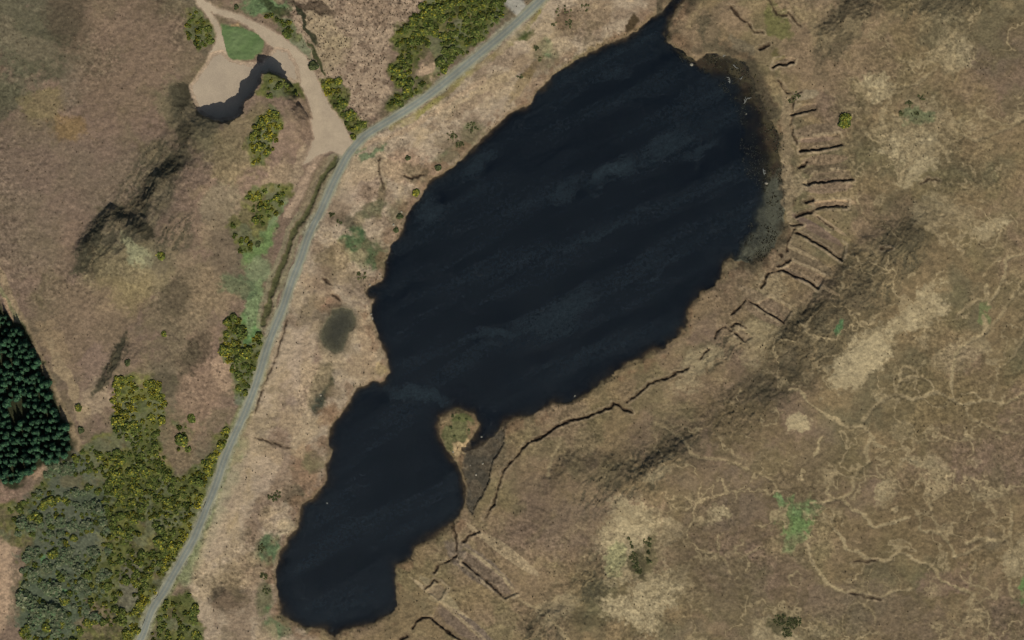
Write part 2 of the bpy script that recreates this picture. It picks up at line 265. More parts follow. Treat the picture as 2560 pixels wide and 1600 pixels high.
E(530, 560, 60, 60, 0, (126, 110, 86), .55); E(440, 720, 90, 120, 10, (116, 104, 78), .5); E(520, 700, 60, 60, 0, (132, 114, 88), .6); E(470, 900, 60, 130, 10, (130, 108, 88), .65); E(540, 870, 30, 80, 10, (150, 126, 102), .7)
E(420, 830, 45, 60, 0, (98, 88, 68), .55); E(400, 610, 60, 40, 0, (90, 82, 66), .5); E(560, 600, 60, 70, 0, (98, 86, 70), .45); E(430, 620, 40, 30, 10, (144, 124, 98), .4)
E(230, 940, 30, 50, 20, (150, 132, 106), .6); E(120, 800, 35, 60, -35, (144, 124, 94), .5); E(160, 900, 16, 110, -28, (142, 124, 96), .8)
for p, h, r in [([(0,640),(20,690),(45,740),(75,800),(120,900),(160,990),(190,1060)], 9, (138,120,92)), ([(-10,668),(14,700),(40,745),(62,790)], 5, (122,118,84)), ([(12,705),(28,745),(45,770)], 3, (160,134,104))]:
    blend(r, .8 * sst(h + 3, h - 3, ldist(p, 40, 1, True)))
E(20, 1180, 26, 45, -30, (128, 106, 88), .8); E(90, 1110, 50, 22, -35, (158, 132, 106), .85); E(5, 1380, 42, 130, 5, (158, 134, 108), .95)
# dark heathery streaks
for e in [(350,455,20,50,35,.4),(400,400,26,36,20,.5),(215,590,18,50,28,.85),(275,850,10,60,25,.9),(245,905,30,14,-45,.7),(300,500,50,18,-30,.5),(250,600,60,12,-60,.4),(430,225,22,28,20,.8),(440,330,22,30,0,.6),(345,550,30,18,30,.8),(420,700,35,60,20,.35),(470,830,30,50,35,.5),(400,900,30,30,0,.4)]:
    E(*e[:5], (58, 54, 40), e[5], mode=1, br=.9)
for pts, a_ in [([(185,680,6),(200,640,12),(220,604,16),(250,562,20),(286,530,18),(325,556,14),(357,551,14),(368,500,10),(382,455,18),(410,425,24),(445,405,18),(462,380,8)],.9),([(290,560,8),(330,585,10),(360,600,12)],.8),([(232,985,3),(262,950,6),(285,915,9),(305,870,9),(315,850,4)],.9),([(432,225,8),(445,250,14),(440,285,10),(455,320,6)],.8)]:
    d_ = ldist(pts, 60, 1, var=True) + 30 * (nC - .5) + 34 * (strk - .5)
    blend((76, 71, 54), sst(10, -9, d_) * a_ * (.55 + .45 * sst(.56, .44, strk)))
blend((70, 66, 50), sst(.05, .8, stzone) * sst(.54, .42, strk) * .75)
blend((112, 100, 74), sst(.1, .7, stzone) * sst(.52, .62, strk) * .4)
# east moor
for e in [(2080,640,60,170,38,.5),(1950,770,60,160,42,.6),(1860,850,50,110,45,.6),(2180,560,50,40,0,.35),(2000,45,40,70,35,.75),(1950,120,26,70,30,.45),(2200,8,120,22,-5,.65),(1370,1095,26,75,60,.5),(1570,1070,30,85,65,.6),(1440,1120,30,60,50,.45),(1780,930,60,70,30,.4),(1700,1000,60,50,20,.35),(1400,1330,35,60,30,.45),(1500,1460,50,50,20,.45),(2180,250,60,26,0,.45),(1340,1480,60,25,-40,.4),(1720,1490,80,20,-20,.3),(2200,1400,90,30,0,.35),(1280,1180,50,60,30,.2),(2120,470,50,30,-40,.4),(2340,1450,60,26,-10,.45),(2050,1330,60,50,0,.35)]:
    E(*e[:5], (80, 72, 54), e[5] * .7, mode=2, br=1.1)
for e in [(2060,205,50,30,10,.85),(2150,355,60,48,0,.75),(2140,420,45,35,0,.6),(2045,830,80,40,-28,.85),(2170,735,85,26,-42,.9),(2330,540,18,55,35,.85),(2010,890,60,35,-30,.7),(1885,1005,26,30,0,.8),(2085,1160,38,28,-20,.95),(2190,1105,50,20,15,.9),(2320,1160,60,16,5,.55),(1690,1215,42,16,-32,.85),(1480,1250,60,60,0,.75),(1455,1330,50,60,0,.6),(1530,1400,70,60,-40,.85),(1490,1440,80,40,20,.75),(2140,1000,26,26,0,.6),(2100,940,25,20,0,.5),(2240,120,60,70,20,.45),(1790,810,50,50,0,.35),(1560,1120,35,18,-20,.4),(1600,1250,30,40,30,.6),(1480,1260,40,40,0,.5),(1610,1350,26,14,-40,.6),(1320,1430,50,30,-30,.35),(2300,1090,16,12,0,.5),(2270,830,60,40,-30,.35),(2230,500,60,50,0,.4),(1650,870,60,40,-40,.45),(1820,700,60,40,-20,.3),(2400,1320,26,40,0,.6),(1840,1500,70,40,0,.55),(1500,1280,90,90,10,.3),(2180,300,120,60,-10,.35)]:
    E(*e[:5], (156, 141, 108), e[5], br=.85)
E(1750, 1000, 90, 60, 0, (120, 104, 74), .4); E(1900, 1130, 120, 80, 0, (110, 96, 68), .45); E(2250, 950, 160, 90, 0, (112, 98, 68), .5); E(2180, 1230, 200, 90, 0, (108, 92, 66), .5); E(2060, 1450, 200, 60, 10, (106, 92, 74), .5); E(2230, 1370, 70, 40, 0, (122, 100, 84), .5); E(2280, 1080, 120, 50, 0, (116, 98, 78), .4); E(1640, 1250, 60, 160, 0, (104, 90, 68), .45); E(1350, 1250, 90, 60, -30, (114, 98, 80), .5)
E(1880, 1225, 44, 50, 0, (100, 118, 72), .95, br=.7); E(1836, 1180, 9, 26, -10, (112, 132, 86), .8); E(1900, 1195, 60, 16, 0, (104, 122, 80), .5); E(1872, 1280, 20, 24, 0, (118, 124, 84), .5); E(1978, 780, 12, 18, 0, (78, 104, 68), .8); E(2415, 1380, 10, 40, 0, (96, 124, 72), .7); E(2150, 275, 40, 20, 0, (88, 100, 68), .6); E(2325, 740, 10, 30, 0, (106, 118, 74), .5); E(1840, 130, 20, 12, 0, (80, 76, 40), .5); E(1855, 1470, 34, 26, 0, (128, 116, 86), .8); E(1440, 1320, 26, 40, 0, (138, 136, 96), .6); E(1830, 60, 20, 50, -50, (96, 96, 54), .6)
# turf-cutting strips between lake and moor: flatter, pinkish-brown cut-over strips
for (cx, cy, lx, ly, a, rgb) in [(1900,225,34,12,-8,(138,124,98)),(1925,330,46,7,-4,(140,118,96)),(1930,310,60,16,-6,(118,102,80)),(1950,400,50,12,-6,(96,84,64)),(1955,440,60,18,-4,(122,104,82)),(1945,378,50,12,-5,(124,106,82)),(1965,480,60,8,-2,(146,124,94)),(1925,540,70,10,32,(104,88,74)),(1950,525,60,5,34,(148,128,98)),(1890,610,80,20,27,(108,94,72)),(1880,590,60,5,26,(146,128,98)),(1890,655,60,10,28,(98,84,70)),(1920,665,70,6,30,(150,130,100)),(1800,730,60,24,30,(116,100,78)),(1790,700,60,10,28,(124,108,84)),(1210,1310,80,12,38,(150,132,102)),(1130,1340,100,30,38,(110,97,80)),(1060,1430,100,8,36,(156,138,106)),(1170,1290,90,8,38,(148,130,100)),(1100,1480,80,22,36,(112,98,82)),(1040,1400,60,12,40,(136,122,92))]:
    E(cx, cy, lx, ly, a, rgb, .85, s0=-.05, s1=.15, br=.25, mode=0)
# strip between road and lake
TAN = [(1300,45),(1340,10),(1400,-60),(1560,-60),(1700,-60),(1600,60),(1500,105),(1400,165),(1330,240),(1270,280),(1150,395),(1070,445),(1010,540),(965,640),(950,700),(915,725),(935,800),(965,900),(970,940),(900,965),(860,1010),(815,1100),(810,1190),(750,1250),(700,1370),(690,1540),(800,1600),(500,1690),(480,1520),(470,1450),(520,1290),(600,1080),(680,860),(750,670),(830,480),(890,375),(1010,290),(1150,190)]
Pg(TAN, (156, 139, 115), .95, soft=8, ov=False)
E(1200, 170, 230, 14, -38, (158, 138, 106), .6); E(1120, 240, 120, 10, -33, (124, 106, 88), .5)
for e in [(1340,60,30,40,30,(118,100,78),.6),(1290,130,26,30,0,(112,108,78),.6),(1330,50,20,20,0,(104,86,64),.6),(1290,110,14,20,0,(84,98,66),.7),(1240,190,12,60,35,(112,96,66),.8),(1410,30,40,40,0,(128,110,86),.7),(1080,350,60,14,-35,(104,102,74),.8),(1110,310,26,20,-35,(98,102,70),.7),(950,395,50,36,-20,(148,122,98),.6),(865,440,38,42,20,(150,130,108),.9),(900,470,10,50,12,(98,92,66),.8),(870,500,50,14,-30,(96,92,68),.8),(845,545,16,26,-40,(66,84,54),.9),(820,565,20,12,0,(84,100,66),.8),(845,585,40,30,30,(74,90,58),.9),(870,600,40,28,30,(80,90,60),.8),(800,600,22,30,0,(108,92,66),.6),(780,620,28,46,-35,(112,98,72),.6),(815,520,36,14,15,(92,84,66),.7),(850,680,50,30,30,(128,112,92),.7),(760,690,60,20,40,(150,130,104),.8),(745,740,30,40,20,(118,104,86),.7),(780,720,30,20,0,(134,104,80),.5),(740,880,14,70,14,(118,98,82),.6),(700,900,40,110,14,(152,132,108),.6),(680,1000,30,30,0,(124,106,88),.6),(650,1100,34,70,14,(122,102,84),.5),(690,960,20,20,0,(118,102,88),.5),(760,920,22,60,12,(72,70,52),.85),(752,940,14,30,10,(60,62,50),.7),(780,980,26,26,10,(120,94,70),.6),(720,1110,26,60,0,(122,96,72),.6),(740,1090,20,20,0,(108,102,72),.6),(690,1170,26,20,10,(66,66,48),.9),(640,1180,30,60,20,(130,112,90),.5),(630,1300,24,40,10,(82,96,66),.85),(625,1410,18,34,0,(74,96,60),.9),(660,1480,30,20,20,(96,106,74),.8),(540,1400,40,36,0,(84,74,58),.8),(580,1350,40,40,0,(150,130,100),.6),(680,1245,22,16,0,(156,140,112),.8),(560,1180,20,90,22,(146,128,98),.7),(610,1220,20,60,20,(120,102,84),.6),(1020,420,26,30,30,(140,114,90),.6),(985,410,26,20,0,(96,84,62),.6),(940,500,20,30,20,(104,96,70),.6),(1215,300,30,60,0,(150,130,100),.2),(800,450,18,26,0,(138,124,96),.4),(905,690,24,30,0,(128,108,90),.6),(870,820,20,80,-10,(146,122,98),.6),(850,860,26,30,0,(122,102,82),.5),(900,870,14,14,0,(170,148,104),.9),(1560,10,30,20,0,(122,104,80),.5)]:
    E(*e[:5], e[5], min(1, e[6] * 1.1), mode=1, br=.6, s0=-.4, s1=.35)
blend((118, 122, 78), .75 * sst(26, 14, roadD) * (PY > 900) * (PX > 300)); blend((118, 122, 86), .85 * sst(34, 12, ldist([(600,1110),(575,1190),(535,1290),(495,1380),(462,1440)], 40, 1) + 12 * (nC - .5)))
blend((120, 116, 44), .7 * sst(11, 5, ldist([(1385,-40),(1345,30),(1290,95),(1240,135),(1180,175),(1110,235),(1040,290),(980,320)], 30, 1) + 8 * tus)); E(1240, 85, 30, 10, -45, (64, 74, 34), .8)
blend((146, 138, 112), .9 * sst(7, 3, ldist([(890,352),(960,300),(1080,222),(1180,138),(1270,62)], 30, 1)) * .5)
# pale tracks of animals and water across the east moor
for k, pts in enumerate(PALE):
    d = ldist(smooth_line(pts, 10), 20, 1) + (nC - .5) * 7
    blend((148, 132, 99), sst(6.2, 1.0, d + 3.5 * tus + 3 * (nB - .5)) * (1.0 if k < 16 else .62))
blend((116, 98, 78), sst(.52, .68, nB) * .6 * sst(-4, 10, sdf(TAN, 40, 1))); blend((162, 142, 110), sst(.5, .36, nB) * .5 * sst(-4, 10, sdf(TAN, 40, 1))); blend((104, 92, 68), sst(.62, .74, fbm(WX, WY, 45, 3, 19)) * .4 * sst(-4, 10, sdf(TAN, 40, 1)))
wb = np.minimum(np.abs(fbm(WX, WY, 150, 4, 131) - .5), np.abs(fbm(WX + 40, WY, 120, 4, 133) - .5)) 
blend((144, 128, 96), .85 * sst(.02, .005, wb) * sst(1500, 1900, PX + .5 * (PY - 900)) * sst(.36, .56, nB) * sst(120, 200, dl))
blend((92, 80, 56), .35 * sst(.03, .012, np.abs(wb - .03)) * sst(1500, 1900, PX + .5 * (PY - 900)) * sst(120, 200, dl))
blend((70, 66, 44), .8 * sst(-.3, .3, np.maximum(ell(1960, 1562, 36, 26, 0, 2, False), ell(1594, 1410, 20, 38, -10, 2, False)) + nF)); blend((98, 90, 62), .7 * sst(-.2, .3, ell(1622, 1385, 18, 50, 0, 2, False) + nF))
blend((112, 88, 66), .55 * sst(26, 4, np.abs(lakeD + 14)) * sst(.5, .62, fbm(PX, PY, 30, 3, 141)) * (lakeD < 0))
# north field between track and gorse
NF = [(700,20),(740,0),(760,-60),(1120,-60),(1120,0),(1020,40),(980,100),(960,180),(985,230),(930,290),(880,335),(830,280),(790,200),(750,130),(715,70)]
Pg(NF, (152, 132, 108), .95, soft=8, ov=False, br=10)
dots = sst(.57, .66, fbm(PX, PY, 11, 2, 71)) * sst(-4, 10, sdf(NF, 40, 1))
blend((100, 82, 66), dots * .55); E(1000, 165, 26, 26, 0, (166, 142, 114), .9); E(880, 20, 60, 40, 0, (134, 114, 92), .5); E(770, 80, 50, 70, 0, (146, 130, 100), .5)
E(790, 100, 40, 20, 0, (150, 134, 102), .4); E(740, 20, 60, 12, 10, (70, 58, 46), .7)
# green ground
E(620, 570, 28, 70, 32, (98, 116, 70), .95, mode=1); E(650, 500, 20, 60, 32, (112, 124, 86), .85, mode=1); E(610, 640, 26, 36, 30, (112, 118, 86), .8, mode=1); E(590, 770, 30, 46, 10, (96, 122, 74), .95, mode=1); E(600, 720, 18, 60, 12, (110, 122, 84), .85, mode=1); E(565, 690, 34, 40, 0, (84, 98, 68), .6); E(560, 950, 18, 40, 14, (92, 98, 78), .7)
E(620, 20, 60, 26, 15, (92, 108, 72), .85); E(700, 95, 14, 60, -35, (104, 114, 84), .6); E(850, 355, 26, 10, -30, (92, 108, 72), .8); E(880, 365, 40, 10, -28, (98, 108, 78), .8); E(700, 400, 20, 90, 25, (150, 132, 106), .6); E(650, 20, 40, 10, 30, (48, 54, 30), .7); E(720, 55, 8, 50, -25, (42, 46, 30), .8); E(745, 130, 5, 60, -32, (58, 62, 36), .8)
Pg(LAWN, (92, 112, 68), .97, soft=5, br=4, ov=False); E(595, 78, 22, 14, 20, (146, 122, 88), .8, ov=False)
blend((72, 74, 44), .9 * sst(11, 4, rd)); blend((132, 126, 96), .6 * sst(8, 3, np.abs(rd - 15)) * (rd < 30))
blend((124,108,84), .7 * sst(14,4, ldist([(815,400),(790,440),(770,485),(755,520)], 40, 1)))
blend((160, 138, 110), .85 * sst(11, 3, ldist([(900,368),(940,352),(1000,335),(1060,300),(1130,250),(1210,200)], 40, 1) + 8 * (nC - .5)))
blend((158, 136, 112), .9 * sst(14, 5, ldist([(800,385),(775,430),(758,470),(742,500),(720,540)], 40, 1) + 6 * (nC - .5)))
GORSE = [  # (polygon in overview units, ground tone)
 [(930,75),(985,30),(1030,-30),(1190,-30),(1185,40),(1140,95),(1070,155),(1035,180),(1040,130),(1010,120),(985,150),(985,200),(930,205),(912,165),(950,130),(935,110)],
 [(925,225),(985,200),(1025,175),(1000,210),(940,255),(920,250)],[(765,185),(800,188),(822,230),(818,265),(872,300),(840,332),(805,290),(775,225)],[(640,165),(700,172),(722,225),(700,240),(660,240),(620,225)],
 [(612,290),(650,258),(668,300),(645,370),(602,392),(594,340)],[(590,455),(640,440),(690,440),(670,490),(620,540),(605,600),(565,598),(548,540)],[(440,35),(470,20),(505,70),(500,110),(470,120),(440,90)],
 [(540,740),(575,760),(590,815),(620,780),(632,800),(612,860),(590,900),(555,885),(527,830)],
 [(270,905),(310,880),(370,890),(400,940),(385,1000),(380,1060),(420,1130),(470,1100),(510,1060),(530,1000),(545,1040),(520,1110),(500,1160),(478,1220),(440,1290),(400,1350),(370,1400),(340,1460),(320,1560),(60,1560),(45,1420),(55,1350),(60,1290),(-30,1260),(-30,1200),(60,1180),(110,1120),(160,1080),(205,1055),(268,1010)],
 [(385,1425),(440,1395),(470,1425),(490,1560),(340,1560)],[(560,890),(612,880),(590,940),(565,935)],[(620,35),(660,35),(690,60),(700,90),(680,85),(660,60)],[(425,1000),(450,1010),(450,1065),(420,1060)]]
gorseD = np.full_like(H, -60)
for g in GORSE: gorseD = np.maximum(gorseD, sdf(g, 60, 2, True))
gm = sst(-8, 8, gorseD + (nC - .5) * 20)
blend((78, 84, 42), gm * .92); blend((100, 98, 52), gm * sst(.5, .65, nC) * .6); blend((104, 92, 68), gm * sst(.58, .7, nB) * .75); blend((112, 112, 58), gm * sst(.5, .62, fbm(PX, PY, 16, 3, 161)) * .45); blend((58, 62, 32), gm * sst(.5, .62, fbm(PX, PY, 18, 3, 162)) * .5); blend((98, 100, 74), gm * sst(.52, .64, fbm(WX, WY, 40, 3, 163)) * .6)
E(150, 1240, 90, 160, 10, (84, 88, 70), .8); E(120, 1420, 80, 110, 0, (78, 86, 66), .8); E(110, 1330, 14, 20, 0, (88, 118, 76), .8); E(150, 1400, 14, 18, 0, (92, 124, 78), .8); E(230, 1450, 40, 26, 0, (112, 98, 74), .7); E(180, 1150, 40, 20, 0, (96, 90, 66), .7); E(300, 1380, 24, 70, 25, (98, 94, 76), .7); E(230, 1180, 50, 40, 0, (68, 78, 56), .5)
E(430, 1060, 40, 50, 0, (120, 102, 78), .5)
# wood floor, quarry, tracks
blend((46, 48, 30), sst(-10, 4, woodD))
blend((164, 144, 120), sst(-9, 3, -np.minimum(trackD, -quarD) - 0) * .9 * np.maximum(sst(7, -1, trackD), sst(-3, 3, quarD)))
blend((150, 146, 132), sst(7, -2, layD) * .9)
blend((138, 134, 112), sst(19, 9, roadD + 12 * (nC - .5) + 10 * tus) * .85)
blend((112, 95, 76), .55 * sst(-1, 3, terD)); blend((152, 134, 104), .75 * sst(5, 1, np.abs(terD + 5)) * sst(.36, .5, nC) * sst(30, 0, cutD * 0))
smoo = sst(-2, 12, sdf([(1340,10),(1400,0),(1290,110),(1180,200),(1060,290),(960,350),(905,400),(930,440),(880,520),(830,500),(790,620),(760,700),(810,740),(760,860),(755,960),(740,1080),(700,1180),(620,1330),(540,1400),(480,1440),(560,1200),(640,990),(700,830),(760,660),(840,480),(900,380),(1010,295),(1150,195),(1250,110)], 40, 1))
blend((164, 146, 123), .5 * smoo * sst(.4, .58, fbm(WX, WY, 70, 3, 191)))
# peat faces: bare black-brown peat in the cuttings
blend((88, 74, 56), .55 * sst(7, 0, cutD)); blend((50, 39, 28), .9 * sst(2.4, -1.8, cutD))
blend((148, 130, 102), .55 * sst(3, 0, np.abs(cutD - 5)) * sst(.42, .6, nC))
# shore and lake bed
shore = sst(-9, 0, lakeD + 8 * tus)
blend((104, 90, 66), shore * .55)
blend((64, 54, 40), sst(-1, 4, lakeD)); blend((82, 76, 52), sst(.45, .6, fbm(PX, PY, 24, 3, 91)) * (lakeD > 0) * .6 * (shalD > -10)); blend((34, 28, 20), sst(.5, .6, fbm(WX, WY, 50, 3, 92)) * (lakeD > 0) * .7 * (shalD > 0))
blend((90, 90, 74), sst(-10, 12, gbD + 16 * (nC - .5)) * (lakeD > -4) * .9)
blend((66, 60, 46), .85 * sst(30, 6, np.abs(lakeD + 8)) * (PX > 1640) * (PY < 720) * sst(.4, .6, nB))
blend((82, 74, 60), sst(-7, 4, mudD) * .9); blend((66, 62, 52), sst(.45, .6, nC) * sst(-3, 5, mudD) * .7)
blend((96, 92, 70), sst(-5, 3, pondD) * .95); blend((84, 78, 60), .6 * sst(-22, 0, pondD) * (pondD < 0))
E(1670, 85, 60, 26, 50, (92, 82, 62), .85, br=.8); E(1690, 60, 26, 50, 20, (118, 102, 78), .6); E(1500, 50, 24, 18, 0, (70, 58, 40), .9, ov=True); E(1540,75,36,12,-30,(74,58,40),.7)
E(1760, 110, 30, 20, 0, (104, 94, 74), .7); E(1085, 1015, 32, 44, 10, (96, 94, 62), .95); E(1095, 1045, 16, 18, 0, (156, 134, 98), .9); E(1085, 990, 26, 12, 0, (88, 92, 54), .7); E(1860, 310, 14, 120, 0, (140, 122, 94), .5); E(1870, 470, 16, 70, 0, (138, 122, 94), .6)
gr = (1 - .65 * smoo) * (fbm(PX, PY, 6, 3, 81, .7) - .5) * (.5 + .9 * sst(.4, .65, fbm(WX, WY, 120, 3, 82))) * (1 + .5 * nE)
C *= (1 + .95 * gr)[..., None]
ofr = sst(-10, 90, np.maximum(np.maximum(fx[0] + 90 - PX, PX - fx[-1] + 90), np.maximum(fy[0] + 90 - PY, PY - fy[-1] + 90)))[..., None]
C = C * (1 - ofr) + ofr * alb((117, 101, 78)) * (1 - .25 * np.clip(far, 0, 1)[..., None])
C = np.clip(C, .004, .7)

# ------------------------------------------------------------------ materials
def mat(name, rough=.95):
    m = bpy.data.materials.new(name); m.use_nodes = True; t = m.node_tree; b = t.nodes['Principled BSDF']
    b.inputs['Roughness'].default_value = rough; b.inputs['Specular IOR Level'].default_value = .15
    return m, t, b
def N(t, typ, **kw):
    n = t.nodes.new(typ)
    for k, v in kw.items(): setattr(n, k, v)
    return n
def noise(t, scale, detail=4, rough=.6, vec=None):
    n = N(t, 'ShaderNodeTexNoise'); n.inputs['Scale'].default_value = scale; n.inputs['Detail'].default_value = detail; n.inputs['Roughness'].default_value = rough
    if vec is not None: t.links.new(vec, n.inputs['Vector'])
    return n
def ramp(t, fac, a, b, c0, c1):
    r = N(t, 'ShaderNodeMapRange'); r.inputs[1].default_value = a; r.inputs[2].default_value = b; r.inputs[3].default_value = c0; r.inputs[4].default_value = c1
    t.links.new(fac, r.inputs[0]); return r.outputs[0]
def mul(t, col, fac):
    m = N(t, 'ShaderNodeMix', data_type='RGBA', blend_type='MULTIPLY'); m.inputs[0].default_value = 1
    t.links.new(col, m.inputs[6]); t.links.new(fac, m.inputs[7]); return m.outputs[2]
def attr_mat(name, att, scales, amp, rough=.95, bump=0, wide=False):
    m, t, b = mat(name, rough); a = N(t, 'ShaderNodeAttribute', attribute_name=att); tc = N(t, 'ShaderNodeTexCoord'); c = a.outputs['Color']
    for s in scales:
        n = noise(t, s, 5, .7, tc.outputs['Object']); c = mul(t, c, ramp(t, n.outputs[0], .3, .7, 1 - amp, 1 + amp))
    if wide: n = noise(t, .035, 7, .65, tc.outputs['Object']); c = mul(t, c, ramp(t, n.outputs[0], .3, .7, .93, 1.07))
    t.links.new(c, b.inputs['Base Color'])
    if bump:
        n = noise(t, scales[0] * 1.3, 5, .7, tc.outputs['Object']); bp = N(t, 'ShaderNodeBump'); bp.inputs['Strength'].default_value = bump; bp.inputs['Distance'].default_value = .3
        t.links.new(n.outputs[0], bp.inputs['Height']); t.links.new(bp.outputs[0], b.inputs['Normal'])
    return m
M_ground = attr_mat('moor_ground', 'cover', [1.1, .35], .22, bump=.6, wide=True)
M_leaf = attr_mat('leaves', 'tint', [.9], .18, .8)
def flat_mat(name, rgb, rgb2, scale=1.0, rough=.95, amp=.15):
    m, t, b = mat(name, rough); tc = N(t, 'ShaderNodeTexCoord'); n = noise(t, scale, 6, .65, tc.outputs['Object']); r = N(t, 'ShaderNodeMix', data_type='RGBA')
    r.inputs[6].default_value = (*alb(rgb), 1); r.inputs[7].default_value = (*alb(rgb2), 1)
    t.links.new(ramp(t, n.outputs[0], .35, .65, 0, 1), r.inputs[0]); n2 = noise(t, 2.4, 4, .7, tc.outputs['Object'])
    t.links.new(mul(t, r.outputs[2], ramp(t, n2.outputs[0], .3, .7, 1 - amp, 1 + amp)), b.inputs['Base Color']); return m, t, b
M_track = flat_mat('track_gravel', (158, 142, 119), (174, 157, 131), .12)[0]
M_quarry = flat_mat('quarry_stone', (156, 141, 120), (170, 154, 130), .1)[0]
M_lay = flat_mat('pale_gravel', (144, 140, 126), (160, 154, 138), .15)[0]
M_lawn = flat_mat('short_grass', (84, 104, 62), (98, 114, 74), .12)[0]
M_bark = flat_mat('bark', (58, 48, 36), (74, 62, 48), 3)[0]
M_stone = flat_mat('pale_rock', (122, 116, 100), (146, 138, 120), 1.5)[0]
M_wood = flat_mat('bleached_wood', (118, 118, 110), (140, 140, 130), 2)[0]
def road_mat():
    m, t, b = mat('asphalt', .9); a = N(t, 'ShaderNodeAttribute', attribute_name='across'); tc = N(t, 'ShaderNodeTexCoord')
    cr = N(t, 'ShaderNodeValToRGB'); t.links.new(a.outputs['Fac'], cr.inputs[0]); e = cr.color_ramp
    cols = [(0, (136,133,108)), (.13, (132,131,113)), (.28, (114,118,108)), (.42, (122,124,112)), (.5, (132,131,114)), (.58, (122,124,112)), (.74, (114,118,108)), (.89, (132,132,114)), (1, (140,136,110))]
    e.elements[0].color = (*alb(cols[0][1]), 1); e.elements[1].position = 1; e.elements[1].color = (*alb(cols[-1][1]), 1)
    for p, c in cols[1:-1]: x = e.elements.new(p); x.color = (*alb(c), 1)
    n = noise(t, .25, 5, .7, tc.outputs['Object']); n2 = noise(t, 1.8, 4, .7, tc.outputs['Object'])
    n3 = noise(t, .06, 4, .7, tc.outputs['Object']); c = mul(t, mul(t, cr.outputs[0], ramp(t, n.outputs[0], .3, .7, .86, 1.14)), ramp(t, n3.outputs[0], .35, .65, .88, 1.14)); c = mul(t, c, ramp(t, n2.outputs[0], .3, .7, .9, 1.1)); t.links.new(c, b.inputs['Base Color']); return m
M_road = road_mat()
def water_mat(name, deep, k, mx):
    m, t, b = mat(name, .1); b.inputs['Base Color'].default_value = (*deep, 1); b.inputs['IOR'].default_value = 1.33; b.inputs['Specular IOR Level'].default_value = .36; b.inputs['Specular Tint'].default_value = (.8, .93, 1, 1)
    a = N(t, 'ShaderNodeAttribute', attribute_name='depth'); tc = N(t, 'ShaderNodeTexCoord')
    m1 = N(t, 'ShaderNodeMath', operation='MULTIPLY'); m1.inputs[1].default_value = -k; t.links.new(a.outputs['Fac'], m1.inputs[0])
    ex = N(t, 'ShaderNodeMath', operation='EXPONENT'); t.links.new(m1.outputs[0], ex.inputs[0])
    t.links.new(ramp(t, ex.outputs[0], 0, 1, mx, .05), b.inputs['Alpha'])
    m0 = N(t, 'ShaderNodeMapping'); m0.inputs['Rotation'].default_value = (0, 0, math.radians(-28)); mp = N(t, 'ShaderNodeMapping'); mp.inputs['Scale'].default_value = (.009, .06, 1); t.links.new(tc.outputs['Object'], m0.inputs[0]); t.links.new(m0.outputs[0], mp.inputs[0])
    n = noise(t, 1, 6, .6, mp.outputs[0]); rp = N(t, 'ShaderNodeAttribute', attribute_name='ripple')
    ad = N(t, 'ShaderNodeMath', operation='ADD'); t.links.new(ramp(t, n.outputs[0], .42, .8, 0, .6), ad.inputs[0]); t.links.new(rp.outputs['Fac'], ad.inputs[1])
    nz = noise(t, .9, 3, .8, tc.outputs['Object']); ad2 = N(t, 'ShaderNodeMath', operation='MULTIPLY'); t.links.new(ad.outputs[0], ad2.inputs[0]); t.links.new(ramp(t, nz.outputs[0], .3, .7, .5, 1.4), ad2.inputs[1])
    t.links.new(ramp(t, ad2.outputs[0], 0, 1.0, .12, .6), b.inputs['Roughness'])
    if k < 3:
        mx_ = N(t, 'ShaderNodeMix', data_type='RGBA'); mx_.inputs[6].default_value = (*deep, 1); mx_.inputs[7].default_value = (.030, .048, .056, 1)  # ripple sheen and sparkle put into the base colour as lighter streaks, specks
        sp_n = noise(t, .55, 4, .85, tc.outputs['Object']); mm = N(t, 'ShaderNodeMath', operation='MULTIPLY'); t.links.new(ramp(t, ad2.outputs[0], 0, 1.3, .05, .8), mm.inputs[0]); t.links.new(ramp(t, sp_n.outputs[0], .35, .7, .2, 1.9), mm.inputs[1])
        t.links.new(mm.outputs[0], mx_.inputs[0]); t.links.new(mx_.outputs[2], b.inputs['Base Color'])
    bn = noise(t, .8, 5, .85, tc.outputs['Object']); bp = N(t, 'ShaderNodeBump'); bp.inputs['Strength'].default_value = .9; bp.inputs['Distance'].default_value = .5
    t.links.new(bn.outputs[0], bp.inputs['Height']); t.links.new(bp.outputs[0], b.inputs['Normal']); return m
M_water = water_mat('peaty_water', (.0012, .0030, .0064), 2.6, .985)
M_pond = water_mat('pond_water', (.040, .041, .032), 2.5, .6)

# ------------------------------------------------------------------ mesh helpers
def make_mesh(name, V, F, m, attrs=None, smooth=True):
    me = bpy.data.meshes.new(name); V = np.ascontiguousarray(V, np.float32); F = np.ascontiguousarray(F, np.int32); k = F.shape[1]
    me.vertices.add(len(V)); me.vertices.foreach_set('co', V.ravel()); me.loops.add(F.size); me.loops.foreach_set('vertex_index', F.ravel())
    me.polygons.add(len(F)); me.polygons.foreach_set('loop_start', np.arange(0, F.size, k, dtype=np.int32)); me.polygons.foreach_set('loop_total', np.full(len(F), k, np.int32))
    me.polygons.foreach_set('use_smooth', np.full(len(F), smooth)); me.materials.append(m)
    for n, (typ, arr) in (attrs or {}).items():
        a = me.attributes.new(n, typ, 'POINT')
        a.data.foreach_set('color' if typ == 'FLOAT_COLOR' else 'value', np.ascontiguousarray(arr, np.float32).ravel())
    me.update(); me.validate(); return me
